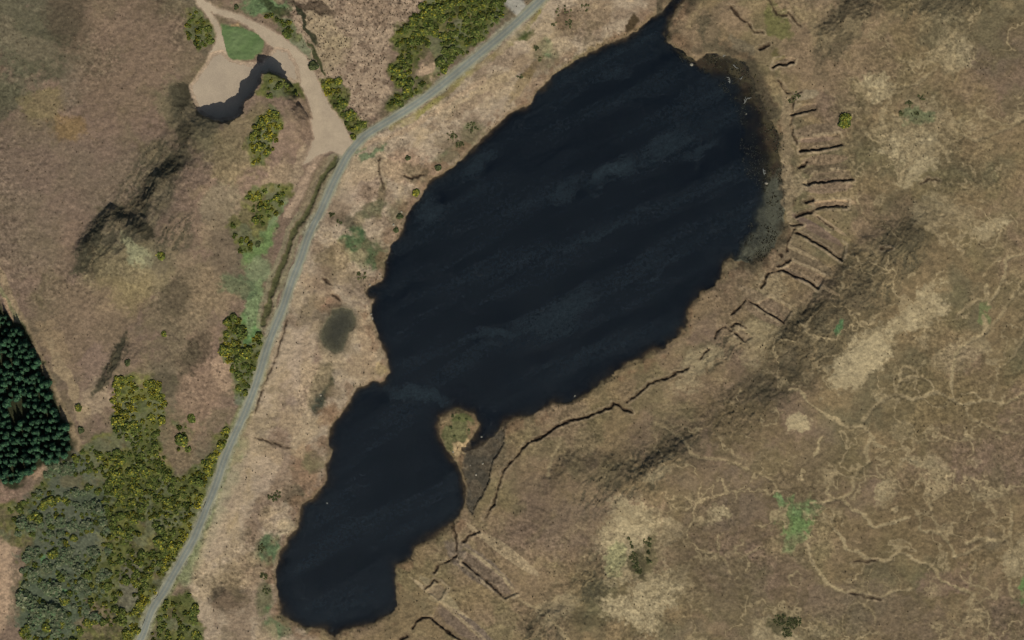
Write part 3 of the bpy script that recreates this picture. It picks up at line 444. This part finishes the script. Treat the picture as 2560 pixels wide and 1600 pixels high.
def link(name, data, label=None, cat=None, group=None, kind=None, parent=None, loc=(0, 0, 0), rz=0, sc=1):
    o = bpy.data.objects.new(name, data); COL.objects.link(o); o.location = loc; o.rotation_euler = (0, 0, rz)
    o.scale = (sc, sc, sc) if np.isscalar(sc) else sc
    if parent: o.parent = parent
    for k, v in (('label', label), ('category', cat), ('group', group), ('kind', kind)):
        if v: o[k] = v
    return o
def wx(px): return (px - 1280) * S
def wy(py): return (800 - py) * S
def samp(A, px, py):
    px = np.clip(np.asarray(px, float), fx[0], fx[-1] - .01); py = np.clip(np.asarray(py, float), fy[0], fy[-1] - .01); ox = len(ext)
    u = (px - fx[0]) / STEP; v = (py - fy[0]) / STEP; i = u.astype(int); j = v.astype(int); a = u - i; b = v - j; i = i + ox; j = j + ox
    return A[i, j] * (1 - a) * (1 - b) + A[i + 1, j] * a * (1 - b) + A[i, j + 1] * (1 - a) * b + A[i + 1, j + 1] * a * b
IDX = np.arange(NX * NY).reshape(NX, NY)
Q = np.stack([IDX[:-1, :-1], IDX[:-1, 1:], IDX[1:, 1:], IDX[1:, :-1]], -1).reshape(-1, 4)
V = np.stack([wx(PX), wy(PY), H], -1).reshape(-1, 3)
ones = np.ones((NX * NY, 1), np.float32)
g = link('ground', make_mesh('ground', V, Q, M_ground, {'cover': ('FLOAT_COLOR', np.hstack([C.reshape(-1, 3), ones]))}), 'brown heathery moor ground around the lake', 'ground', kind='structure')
def sheet(name, mask, Z, m, label, cat, attrs=None):
    """a sheet over the grid cells where mask holds"""
    f = mask.reshape(-1)[Q].all(1); F = Q[f]; u, inv = np.unique(F, return_inverse=True); VV = V[u].copy(); VV[:, 2] = Z.reshape(-1)[u] if not np.isscalar(Z) else Z
    at = {k: ('FLOAT', a.reshape(-1)[u]) for k, a in (attrs or {}).items()}
    return link(name, make_mesh(name, VV, inv.reshape(F.shape), m, at), label, cat, kind='structure')
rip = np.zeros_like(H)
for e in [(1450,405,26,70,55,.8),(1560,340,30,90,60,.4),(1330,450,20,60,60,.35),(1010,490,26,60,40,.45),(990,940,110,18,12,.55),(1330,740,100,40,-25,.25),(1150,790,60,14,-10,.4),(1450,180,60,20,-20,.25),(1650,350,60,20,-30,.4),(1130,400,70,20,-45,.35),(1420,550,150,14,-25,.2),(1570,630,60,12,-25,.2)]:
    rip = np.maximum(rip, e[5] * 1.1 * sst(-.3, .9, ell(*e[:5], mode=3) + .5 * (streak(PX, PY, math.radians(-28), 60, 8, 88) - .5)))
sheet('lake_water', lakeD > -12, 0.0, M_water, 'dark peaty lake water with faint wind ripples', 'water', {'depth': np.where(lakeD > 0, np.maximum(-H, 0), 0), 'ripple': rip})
pz = float(samp(HS, 845, 830))
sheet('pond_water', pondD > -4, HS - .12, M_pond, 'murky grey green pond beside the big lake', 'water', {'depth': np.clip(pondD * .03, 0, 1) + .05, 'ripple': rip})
sheet('gravel_track', (trackD < 0) & (quarD < -1), H + .03, M_track, 'pale gravel track leading from the road to the quarry', 'track')
sheet('quarry_floor', quarD > 7, H + .03, M_quarry, 'bare pinkish stone floor of the small quarry', 'quarry')
sheet('gravel_verge', (layD < 0) & (roadD > 13), H + .03, M_lay, 'pale gravel pull-in beside the road at the top', 'verge')
sheet('grass_patch', sdf(LAWN, 40, 1) > 1, H + .03, M_lawn, 'green triangle of short grass between the tracks', 'grass')
# road ribbon
P = np.array(roadL); T = np.gradient(P, axis=0); T /= np.hypot(T[:, 0], T[:, 1])[:, None]; NN = np.stack([-T[:, 1], T[:, 0]], 1)
ac = np.linspace(0, 1, 11); jit = 10 * (fbm(P[:, 0], P[:, 1], 22, 3, 15) - .5)
RV = []; RA = []
for a in ac:
    w_ = (a - .5) * 2 * (10.6 + jit * (1 if a in (0, 1) else .0)); q = P + NN * np.asarray(w_ if np.ndim(w_) else np.full(len(P), w_))[:, None]
    RV.append(np.stack([wx(q[:, 0]), wy(q[:, 1]), samp(HS, q[:, 0], q[:, 1]) + .02 + .05 * (1 - (2 * a - 1) ** 2)], -1)); RA.append(np.full(len(P), a))
RV = np.stack(RV, 1).reshape(-1, 3); RA = np.stack(RA, 1).reshape(-1); n, k = len(P), len(ac); I = np.arange(n * k).reshape(n, k)
link('road', make_mesh('road', RV, np.stack([I[:-1, :-1], I[1:, :-1], I[1:, 1:], I[:-1, 1:]], -1).reshape(-1, 4), M_road, {'across': ('FLOAT', RA)}), 'narrow grey asphalt road running past the lake', 'road', kind='structure')

# ------------------------------------------------------------------ vegetation templates (unit radius)
def bush_t(nq, seed, greens, h=.8, size=.2, lobes=7, flower=None, core=True):
    r = np.random.default_rng(seed); a = r.random(lobes) * 6.283; d = np.sqrt(r.random(lobes)) * .6; cs = np.stack([d * np.cos(a), d * np.sin(a), h * .35 * (1 - d)], 1); rs = .32 + .22 * r.random(lobes)
    k = r.integers(0, lobes, nq); v = r.normal(size=(nq, 3)); v[:, 2] = np.abs(v[:, 2]) + .1; v /= np.linalg.norm(v, axis=1)[:, None]
    p = cs[k] + v * (rs[k] * (.75 + .35 * r.random(nq)))[:, None] * [1, 1, h]
    nrm = v + r.normal(size=v.shape) * .45; nrm /= np.linalg.norm(nrm, axis=1)[:, None]; t = np.cross(nrm, r.normal(size=v.shape)); t /= np.linalg.norm(t, axis=1)[:, None]; b = np.cross(nrm, t)
    s = size * (.6 + .8 * r.random(nq))[:, None]; VV = np.stack([p - t * s - b * s * .6, p + t * s - b * s * .6, p + t * s * .5 + b * s, p - t * s * .5 + b * s], 1).reshape(-1, 3)
    FF = np.arange(nq * 4).reshape(-1, 4); g = np.array([alb(c) for c in greens]); cc = g[r.integers(0, len(g), nq)] * (.75 + .5 * r.random(nq))[:, None]; CC = np.repeat(cc, 4, 0)
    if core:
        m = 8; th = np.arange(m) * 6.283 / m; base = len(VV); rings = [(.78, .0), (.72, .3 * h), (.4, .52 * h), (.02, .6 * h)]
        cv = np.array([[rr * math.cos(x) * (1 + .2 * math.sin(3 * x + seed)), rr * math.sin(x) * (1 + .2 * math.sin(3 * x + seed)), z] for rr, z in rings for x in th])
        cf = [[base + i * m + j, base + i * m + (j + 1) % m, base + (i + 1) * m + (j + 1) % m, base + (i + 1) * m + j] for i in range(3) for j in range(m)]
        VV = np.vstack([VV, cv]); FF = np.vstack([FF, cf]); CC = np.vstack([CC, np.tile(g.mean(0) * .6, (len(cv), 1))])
    return VV, FF, CC
def t_mesh(name, t): V_, F_, C_ = t; return make_mesh(name, V_, F_, M_leaf, {'tint': ('FLOAT_COLOR', np.hstack([C_, np.ones((len(C_), 1))]))}, smooth=False)
def scatter(name, tmpl, pts, label, cat, kind='stuff'):
    """pts: rows x,y,z,r,tintmul ; one merged mesh"""
    VS, FS, CS = [], [], []; off = 0
    for q, (x, y, z, r, tm) in enumerate(pts):
        V_, F_, C_ = tmpl[q % len(tmpl)]; a = (q * 2.399) % 6.283; c, s = math.cos(a), math.sin(a)
        R = np.array([[c, s, 0], [-s, c, 0], [0, 0, 1]]); VS.append(V_ @ R * r + [x, y, z]); FS.append(F_ + off); CS.append(C_ * tm); off += len(V_)
    C_ = np.vstack(CS); return link(name, make_mesh(name, np.vstack(VS), np.vstack(FS), M_leaf, {'tint': ('FLOAT_COLOR', np.hstack([C_, np.ones((len(C_), 1))]))}, smooth=False), label, cat, kind=kind)
G_OL = [(82, 96, 42), (70, 82, 36), (98, 108, 48), (58, 70, 32), (110, 112, 54), (88, 90, 48)]
G_YE = [(146, 138, 46), (124, 122, 46), (156, 146, 52), (112, 114, 46)]
G_GR = [(88, 96, 68), (100, 106, 78), (76, 88, 60), (110, 112, 84), (80, 98, 66)]
G_DK = [(70, 78, 46), (82, 88, 52), (58, 66, 40), (92, 96, 60)]
def pip(pts):
    A = np.array(pts) * O
    def f(x, y):
        ins = np.zeros(np.shape(x), bool)
        for k in range(len(A)):
            a, b = A[k], A[(k + 1) % len(A)]
            if a[1] != b[1]: ins ^= ((a[1] > y) != (b[1] > y)) & (x < (b[0] - a[0]) * (y - a[1]) / (b[1] - a[1]) + a[0])
        return ins
    return f, A
PATCH_LAB = ['of the big top thicket', 'of the strip above the road', 'of the strip right of the gravel track', 'of the quarry hill', 'of the clump left of the track bend', 'of the clump by the green grass', 'of the clump by the quarry entrance', 'of the clump on the west road verge', 'of the huge lower left thicket', 'of the scrub right of the road', 'of the small roadside clump', 'of the scrub above the grass triangle', 'of the open heath beside the thicket']
YEL = [.25, .15, .5, .3, .9, .8, .05, .35, .2, .3, .4, .05, .3]
cand = []
for gi, poly in enumerate(GORSE):
    f, A = pip(poly); sp = 13.0
    xs, ys = np.meshgrid(np.arange(max(A[:, 0].min(), -30), A[:, 0].max(), sp), np.arange(max(A[:, 1].min(), -30), min(A[:, 1].max(), 1625), sp))
    xs = xs + rng.uniform(-6, 6, xs.shape); ys = ys + rng.uniform(-6, 6, ys.shape); ok = f(xs, ys)
    for x, y in zip(xs[ok], ys[ok]):
        if samp(roadD, x, y) < 15 or samp(trackD, x, y) < 3 or samp(quarD, x, y) > -6: continue
        dn = fbm(np.array([x]), np.array([y]), 60, 3, 6)[0]; pc = fbm(np.array([x]), np.array([y]), 45, 2, 101)[0]
        if (gi == 8 and (dn > .68 or fbm(np.array([x]), np.array([y]), 26, 2, 151)[0] > .72)) or dn > .74 or (gi in (3, 9, 12) and rng.random() < .45): continue
        r = float(np.clip(math.exp(rng.normal(.18, .36)), .6, 2.7)) * (1.15 if pc > .5 else .9)
        grey = gi == 8 and x < 300 * O and ((x - 150 * O) / (110 * O)) ** 2 + ((y - 1320 * O) / (230 * O)) ** 2 < 1.0 and rng.random() < .6
        if grey and rng.random() < .4: continue
        yb = YEL[gi] * (1.6 if pc > .55 else .6)
        if gi == 8: yb = max(yb, .8 * (y < 1060)) if not grey else 0; yb = max(yb, .9 if samp(roadD, x, y) < 40 else 0)
        cand.append((x, y, r, gi, yb, grey))
single = [(2110,305,3.6,'single bushy gorse with yellow bloom standing alone on the east moor'),(410,640,2.3,'lone round gorse bush on open heath left of centre'),(1040,480,2.0,'small yellow gorse bush on the western lake shore'),(1095,420,1.7,'dark gorse bush on the shore point north of the yellow one'),(455,1098,3.4,'large round olive gorse bush standing alone between thicket and road'),(480,1045,2.4,'rounded gorse bush just above the largest lone bush'),(555,1112,2.0,'bright yellow gorse bush touching the road verge'),(535,1142,1.8,'yellow gorse bush below the brightest one on the road verge'),(380,958,2.5,'bright rounded gorse bush at the top right of the large thicket'),(785,165,2.6,'dark gorse bush at the fence line above the gravel track'),(1000,540,1.6,'dark shrub at the water edge on the western shore'),(990,575,1.5,'low dark shrub just below another at the western water edge'),(325,905,1.7,'dark gorse bush at the north tip of the large thicket'),(205,1075,1.8,'dark bush standing alone right of the conifer wood'),(200,1020,1.9,'olive gorse bush on the heath right of the conifer wood'),(1020,395,1.4,'small dark bush above the western lake shore'),(646,612,1.6,'dark round bush on the green grass west of the road'),(415,835,1.5,'small olive bush on the knoll left of the road'),(593,20,1.3,'small round shrub on the green by the top track')]
gv = [t_mesh('gorse_foliage', bush_t(230, s, G_OL)) for s in (1, 2, 3, 4)]
gvs = [t_mesh('shrub_foliage', bush_t(260, s, G_GR, h=.75, size=.18)) for s in (11, 12, 13)]
gd = [t_mesh('dark_foliage', bush_t(230, s, G_DK)) for s in (21, 22)]
bl = [t_mesh('gorse_blossom', bush_t(int(70), s, G_YE, h=.9, size=.13, core=False)) for s in (1, 2, 3, 4)]
blh = [t_mesh('gorse_blossom_full', bush_t(150, s, G_YE, h=.9, size=.16, core=False)) for s in (1, 2, 3, 4)]
bd = [t_mesh('bud_tufts', bush_t(50, s, [(104, 108, 62), (118, 116, 70)], h=.9, size=.12, core=False)) for s in (1, 2)]
def bush(x, y, r, q, yb, grey, label, group, dark=False):
    z = float(samp(H, x, y)) - .1; nm, cat = ('willow_bush', 'bush') if grey else ('gorse_bush', 'bush')
    e = link(nm, None, label, cat, group, loc=(wx(x), wy(y), z), rz=random.random() * 6.28, sc=(r, r, r * random.uniform(.5, .75)))
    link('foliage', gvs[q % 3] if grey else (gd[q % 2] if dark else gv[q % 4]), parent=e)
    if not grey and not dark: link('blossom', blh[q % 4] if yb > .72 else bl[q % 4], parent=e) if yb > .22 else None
for q, (x, y, r, lab) in enumerate(single): bush(x, y, r * 1.15, q, 1 if 'yellow' in lab or 'bright' in lab else .3 if 'olive' in lab or 'round ' in lab else 0, False, lab, None, dark='dark' in lab or 'shrub' in lab)
cand = [c for c in cand if -20 < c[0] < 2580 and -20 < c[1] < 1620]
gor = sorted([c for c in cand if not c[5]], key=lambda c: -c[2]); gry = sorted([c for c in cand if c[5]], key=lambda c: -c[2])
vis = lambda c: 4 < c[0] < 2556 and 4 < c[1] < 1596
gi_ = [c for c in gor if vis(c)][:270]; ids = set(id(c) for c in gi_); rest = [c for c in gor if id(c) not in ids]
for q, (x, y, r, gi, yb, _) in enumerate(gi_): 
    adj = ('big ' if r > 1.72 else '') + ('yellow gorse bush ' if yb > .6 else 'olive gorse bush ' if yb > .22 else 'dull green gorse bush ')
    A = np.array(GORSE[gi]) * O; u = (y - max(A[:, 1].min(), 0)) / (min(A[:, 1].max(), 1600) - max(A[:, 1].min(), 0)); v = (x - A[:, 0].min()) / (A[:, 0].max() - A[:, 0].min())
    pos = ['top', 'upper', 'middle', 'lower', 'bottom'][int(np.clip(u * 5, 0, 4))] + ' ' + ['left', 'centre', 'right'][int(np.clip(v * 3, 0, 2))]
    bush(x, y, r * 1.15, q, yb, False, adj + 'at ' + pos + ' ' + PATCH_LAB[gi], 'gorse bushes in the thickets')
for q, (x, y, r, gi, yb, _) in enumerate(gry): bush(x, y, r * 1.9, q, 0, True, ('large ' if r > 1.5 else 'small ' if r < 1.1 else '') + 'grey green willow bush at the ' + ['top', 'upper', 'middle', 'lower', 'bottom'][int(np.clip((y - 1170) / 86, 0, 4))] + ' ' + ['left', 'centre', 'right'][int(np.clip((x - 60) / 80, 0, 2))] + ' of the lower left thicket', 'grey green willow bushes')
tm = [bush_t(80, s, G_OL + [(150, 138, 40)] * k, size=.26, h=.5) for s, k in ((31, 0), (32, 1), (33, 2), (34, 5))]
lo = [c for c in rest if c[4] < .5]; hi = [c for c in rest if c[4] >= .5]
def rows(L): return [(wx(c[0]), wy(c[1]), float(samp(H, c[0], c[1])) - .1, c[2] * 1.2, rng.uniform(.75, 1.25)) for c in L]
scatter('gorse_scrub', tm[:3], rows(lo), 'dense olive gorse scrub filling the thickets', 'scrub')
scatter('flowering_gorse_scrub', tm[2:], rows(hi), 'yellow flowering gorse scrub in the thickets', 'scrub')
# heather and rush tufts
def cone_t(seed, greens, k=7, h=.7):
    r = np.random.default_rng(seed); VV = []; CC = []; g = [alb(c) for c in greens]
    for i in range(k):
        a = r.random() * 6.28; d = r.random() * .5; s = .45; p = np.array([math.cos(a) * d, math.sin(a) * d, 0]); b = a + r.random()
        VV += [p + [math.cos(b) * s, math.sin(b) * s, 0], p + [math.cos(b + 2) * s, math.sin(b + 2) * s, .05], p + [0.1 * r.normal(), .1 * r.normal(), h * (.6 + .5 * r.random())], p + [math.cos(b + 4) * s, math.sin(b + 4) * s, .02]]
        CC += [g[r.integers(0, len(g))]] * 4
    return np.array(VV), np.arange(k * 4).reshape(-1, 4), np.array(CC)
def pick(n, prob, box=(0, 2560, 0, 1600)):
    x = rng.uniform(box[0], box[1], n); y = rng.uniform(box[2], box[3], n); return [(a, b) for a, b, k in zip(x, y, rng.random(n) < prob(x, y)) if k]
bare = np.maximum(np.maximum(sst(6, 0, trackD), sst(-4, 4, quarD)), np.maximum(sst(16, 12, roadD), sst(-5, 0, lakeD))); bare = np.maximum(bare, sst(-5, 0, pondD)); bare = np.maximum(bare, sst(-4, 2, sdf(LAWN, 40, 1)))
nfm = sst(-4, 10, sdf(NF, 40, 1)); tanm = sst(-4, 10, sdf(TAN, 40, 1))
hp = pick(9000, lambda x, y: (1 - samp(bare, x, y)) * np.clip(samp(nfm, x, y) * .0 + .25 + samp(stzone, x, y) * .6 + samp(tanm, x, y) * .15, 0, 1))
hp += pick(2600, lambda x, y: samp(nfm, x, y) * (1 - samp(bare, x, y)), (680, 1200, 0, 400))
scatter('heather', [cone_t(s, [(84, 72, 54), (70, 62, 46), (98, 84, 62)]) for s in (1, 2, 3)], [(wx(x), wy(y), float(samp(H, x, y)) - .05, rng.uniform(.3, .75), rng.uniform(.7, 1.2)) for x, y in hp], 'low brown heather tufts scattered over the moor', 'heather')
sh_ = pick(9000, lambda x, y: np.clip(sst(0, 6, samp(shalD, x, y)) * (samp(lakeD, x, y) > 0) * sst(.44, .56, samp(fbm(PX, PY, 34, 3, 201), x, y)), 0, 1), (1640, 1990, 60, 680))
scatter('marsh_sedge', [cone_t(s, [(62, 60, 46), (78, 76, 56), (50, 46, 36), (92, 90, 70)], h=.5) for s in (12, 13)], [(wx(x), wy(y), -.05, rng.uniform(.3, .8), rng.uniform(.7, 1.2)) for x, y in sh_], 'dark sedge standing in the shallow eastern margin of the lake', 'sedge')
sp_ = pick(60000, lambda x, y: (np.abs(samp(lakeD, x, y) + 6) < 6) * .8 * (samp(fbm(PX, PY, 60, 2, 14), x, y) > .48))
scatter('rushes', [cone_t(s, [(92, 84, 52), (112, 100, 66), (74, 76, 44), (134, 118, 84)], h=1.2) for s in (5, 6)], [(wx(x), wy(y), float(samp(H, x, y)) - .05, rng.uniform(.3, .6), rng.uniform(.8, 1.2)) for x, y in sp_[:3500]], 'olive and tan rushes fringing the lake shore', 'rushes')
pg = pick(14000, lambda x, y: (1 - samp(bare, x, y)) * .8 * east.mean() * 1.2)
scatter('dry_grass', [cone_t(s, [(140, 124, 92), (126, 112, 82), (156, 138, 104)], k=5, h=.5) for s in (8, 9)], [(wx(x), wy(y), float(samp(H, x, y)) - .05, rng.uniform(.25, .5), rng.uniform(.8, 1.15)) for x, y in pg], 'bleached dry grass tufts across the moor', 'grass')

# ------------------------------------------------------------------ conifers
def conifer(seed):
    r = np.random.default_rng(seed); VV = []; CC = []; tone = r.uniform(.7, 1.4); g = [alb(c) * tone for c in [(32, 56, 36), (38, 66, 44), (48, 78, 52), (24, 44, 32), (58, 84, 56)]]
    for ti in range(9):
        f = ti / 8; z = 1.2 + 5.6 * f; R = 1.55 * (1 - f) ** .8 + .12; nb = int(11 - 5 * f)
        for b in range(nb):
            a = 6.283 * (b + r.random() * .6) / nb + ti; L = R * r.uniform(.75, 1.15); dr = .35 * L; c, s = math.cos(a), math.sin(a); wd = .2 + .22 * L; c0 = g[r.integers(0, 5)] * r.uniform(.8, 1.2)
            for u0, u1, w0, w1 in ((0, .55, .5, 1), (.55, 1, 1, .15)):
                z0, z1 = z + .25 - dr * u0 * u0, z + .25 - dr * u1 * u1; p0 = np.array([c * L * u0, s * L * u0, z0]); p1 = np.array([c * L * u1, s * L * u1, z1]); n_ = np.array([-s, c, 0]); tilt = r.uniform(-.15, .15)
                VV += [p0 - n_ * wd * w0 - [0, 0, tilt], p0 + n_ * wd * w0 + [0, 0, tilt], p1 + n_ * wd * w1 + [0, 0, tilt * .5], p1 - n_ * wd * w1]; CC += [c0] * 4
    VV = np.array(VV); m = make_mesh('conifer_crown', VV, np.arange(len(VV)).reshape(-1, 4), M_leaf, {'tint': ('FLOAT_COLOR', np.hstack([np.array(CC), np.ones((len(CC), 1))]))}, smooth=False); return m
crowns = [conifer(s) for s in range(8)]
tv = []; tf = []
for i, (rr, z) in enumerate([(.2, -.4), (.17, .3), (.1, 3), (.03, 6.6)]): tv += [[rr * math.cos(k * math.pi / 4), rr * math.sin(k * math.pi / 4), z] for k in range(8)]
for i in range(3): tf += [[i * 8 + k, i * 8 + (k + 1) % 8, (i + 1) * 8 + (k + 1) % 8, (i + 1) * 8 + k] for k in range(8)]
trunk = make_mesh('conifer_trunk', tv, tf, M_bark)
fW, AW = pip([(p[0] / O, p[1] / O) for p in WOOD]); trees = []
y = 700.0; row = 0
while y < 1240:
    x = -20.0 + (row % 2) * 6
    while x < 200:
        a, b = x + rng.uniform(-4.5, 4.5), y + rng.uniform(-4.5, 4.5)
        if fW(np.array([a]), np.array([b]))[0] and samp(woodD, a, b) > 3 and rng.random() > .07 and not (((a - 45) / 30) ** 2 + ((b - 1025) / 20) ** 2 < 1): trees.append((a, b))
        x += 15.4
    y += 13.6; row += 1
trees = trees[:298]
for q, (x, y) in enumerate(trees):
    edge = samp(woodD, x, y) < 16
    e = link('conifer_tree', None, ('conifer on the open plantation edge, ' if edge else 'conifer inside the plantation, ') + ['north tip', 'upper part', 'level with the dark gap', 'lower part', 'south tip'][int(np.clip((y - 780) / 90, 0, 4))] + (' at the photo edge' if x < 25 else ' in its left half' if x < 80 else ' in its right half'), 'tree', 'conifers of the plantation', loc=(wx(x), wy(y), float(samp(H, x, y)) - .1), rz=random.random() * 6.28, sc=(lambda k: (k, k, k * random.uniform(.7, 1.2)))(random.uniform(.8, 1.45)))
    link('crown', crowns[random.randrange(8)], parent=e); link('trunk', trunk, parent=e)

# dark shrub clumps on the east moor
tdk = [bush_t(60, s_, G_DK + [(96, 96, 60), (108, 104, 70), (88, 94, 60)], h=.45, size=.34) for s_ in (41, 42, 43)]
def clump(blobs, n, lab):
    pts = []
    for k in range(int(n * 2.6)):
        x, y, r = blobs[k % len(blobs)]; a = rng.random() * 6.28; d = 1.25 * r * math.sqrt(rng.random()); px_, py_ = x + d * math.cos(a), y + d * math.sin(a)
        pts.append((wx(px_), wy(py_), float(samp(H, px_, py_)) - .1, rng.uniform(.3, .75), rng.uniform(.8, 1.35)))
    scatter('shrub_clump', tdk, pts, lab, 'shrubs', kind=None)
clump([(1948,1548,12),(1962,1566,13),(1978,1556,13),(1992,1550,8),(1966,1580,9)], 60, 'heart shaped clump of dark green shrubs near the bottom right')
clump([(1584,1390,9),(1590,1408,10),(1596,1424,7)], 26, 'dark green clump of shrubs in the pale grass south of the lake')
clump([(1570,1345,3),(1575,1356,3),(1580,1366,3)], 8, 'thin line of dark shrubs above left of the larger clump')
clump([(1612,1352,5),(1622,1362,6),(1624,1345,3),(1620,1400,6),(1620,1380,4)], 18, 'broken brownish clump of shrubs right of the larger clump')
clump([(2268,260,8),(2300,245,8),(2250,285,6),(2285,285,8)], 20, 'low grey green scrub at the edge of the upper right pale patch')
clump([(1990,240,8),(1978,250,6)], 12, 'green clump of plants at the head of the peat cutting')
clump([(1410,30,18),(1425,60,10),(1460,20,10)], 16, 'brown scrub between the road and the lake inlet')
clump([(1130,340,10),(1180,320,12),(1150,360,8)], 30, 'olive scrub on the bank west of the upper lake')
clump([(905,690,10),(845,555,8),(830,535,6)], 14, 'dark shrubs in the green hollow between road and lake')
clump([(680,1245,9),(695,1235,7)], 14, 'dark scrub beside the ditch mouth on the west shore')
clump([(660,1440,9),(668,1475,9),(655,1370,9)], 26, 'green scrub along the south western shore')
clump([(1350,150,5),(1340,120,5),(1385,60,5),(1300,190,5)], 14, 'scattered olive bushes above the north western shore')
for k, (x, y, r) in enumerate([(1132,1040,.9),(1148,1046,.9),(1128,1068,.9),(1136,1090,.8),(1166,1048,.8),(1172,1075,.8)]):
    bush(x, y, r, k, 0, False, 'low dark shrub on the small peninsula', 'shrubs on the small peninsula', dark=True)
# rocks
def rock(seed):
    import bmesh
    bm = bmesh.new(); bmesh.ops.create_icosphere(bm, subdivisions=3, radius=1); r = random.Random(seed); off = Vector((r.random() * 9, r.random() * 9, r.random() * 9))
    from mathutils import noise as mn
    for v in bm.verts:
        v.co *= 1 + .35 * mn.noise(v.co * 1.3 + off) + .12 * mn.noise(v.co * 3.5 + off); v.co.z = max(v.co.z, -.3) * .6
    me = bpy.data.meshes.new('rock'); bm.to_mesh(me); bm.free(); me.materials.append(M_stone); return me
RK = [rock(s) for s in range(3)]
for q, (x, y, r, lab) in enumerate([(1729,162,1.5,'pale boulder in the brown shallows at the top right of the lake'),(1437,990,1.0,'white boulder on the southern shore of the lake'),(802,988,1.0,'grey boulder in the dark marsh west of the lake narrows'),(1207,1159,.9,'pale rock in the mudflat below the peninsula'),(1190,1187,1.1,'largest pale rock at the bottom of the mudflat'),(1204,1092,1.0,'pale rock just right of the peninsula'),(1133,1130,.8,'small rock at the foot of the peninsula'),(1176,1163,.6,'small rock at the left of the mudflat'),(984,562,1.1,'whitish rock on the western shore beside dark shrubs'),(1004,530,.9,'whitish rock at the water edge above the dark shrubs'),(928,786,1.0,'pale rock at the waterline of the western shore'),(931,796,1.1,'pale rock just below another at the western waterline'),(1916,458,1.4,'tan rock at the eastern lake edge'),(925,712,.9,'pale rock at the small inlet on the western shore'),(818,1258,.9,'dull rock at the mouth of the western ditch'),(1866,285,.8,'small pinkish rock in the brown shallows')]):
    link('boulder', RK[q % 3], lab, 'rock', None, loc=(wx(x), wy(y), max(float(samp(H, x, y)), -.25) + .12), rz=q * 1.3, sc=(r * .6, r * .45, r * .5))
def branch(seed, arc):
    r = random.Random(seed); cu = bpy.data.curves.new('driftwood', 'CURVE'); cu.dimensions = '3D'; cu.bevel_depth = .15; cu.bevel_resolution = 1
    def sp(p):
        s = cu.splines.new('POLY'); s.points.add(len(p) - 1)
        for k, v in enumerate(p): s.points[k].co = (*v, 1); s.points[k].radius = 1.2 - .9 * k / len(p)
    main = [(arc * math.sin(t * 2.6), t * 3 - 1.5, .15 * math.sin(t * 3)) for t in np.linspace(0, 1, 9)]; sp(main)
    for k in (2, 4, 6):
        b = main[k]; a = r.uniform(-1, 1) + (0 if k % 2 else 3.14); sp([b, (b[0] + .6 * math.cos(a), b[1] + .5 * math.sin(a) + .3, .25), (b[0] + 1.1 * math.cos(a), b[1] + .9 * math.sin(a) + .7, .2)])
    o = bpy.data.objects.new('t', cu); me = bpy.data.meshes.new_from_object(o); bpy.data.objects.remove(o); me.materials.clear(); me.materials.append(M_wood); return me
for q, (x, y, a, s, lab) in enumerate([(1822,200,.5,1.1,'white curved driftwood branch in the dark shallows'),(1852,194,-.4,.7,'short white driftwood right of the curved branch'),(1838,166,.3,.9,'forked driftwood near the top of the dark shallows'),(1862,252,.6,1.0,'tangled driftwood below the curved branch'),(1873,244,-.2,.7,'thin driftwood beside the tangled branch'),(1910,430,.3,1.1,'crossed white driftwood at the eastern shore'),(1812,138,.2,.8,'pale driftwood at the very top of the dark shallows')]):
    link('driftwood', branch(q, a), lab, 'driftwood', None, loc=(wx(x), wy(y), .12), rz=q * 1.9 + .2 if q else .25, sc=s)
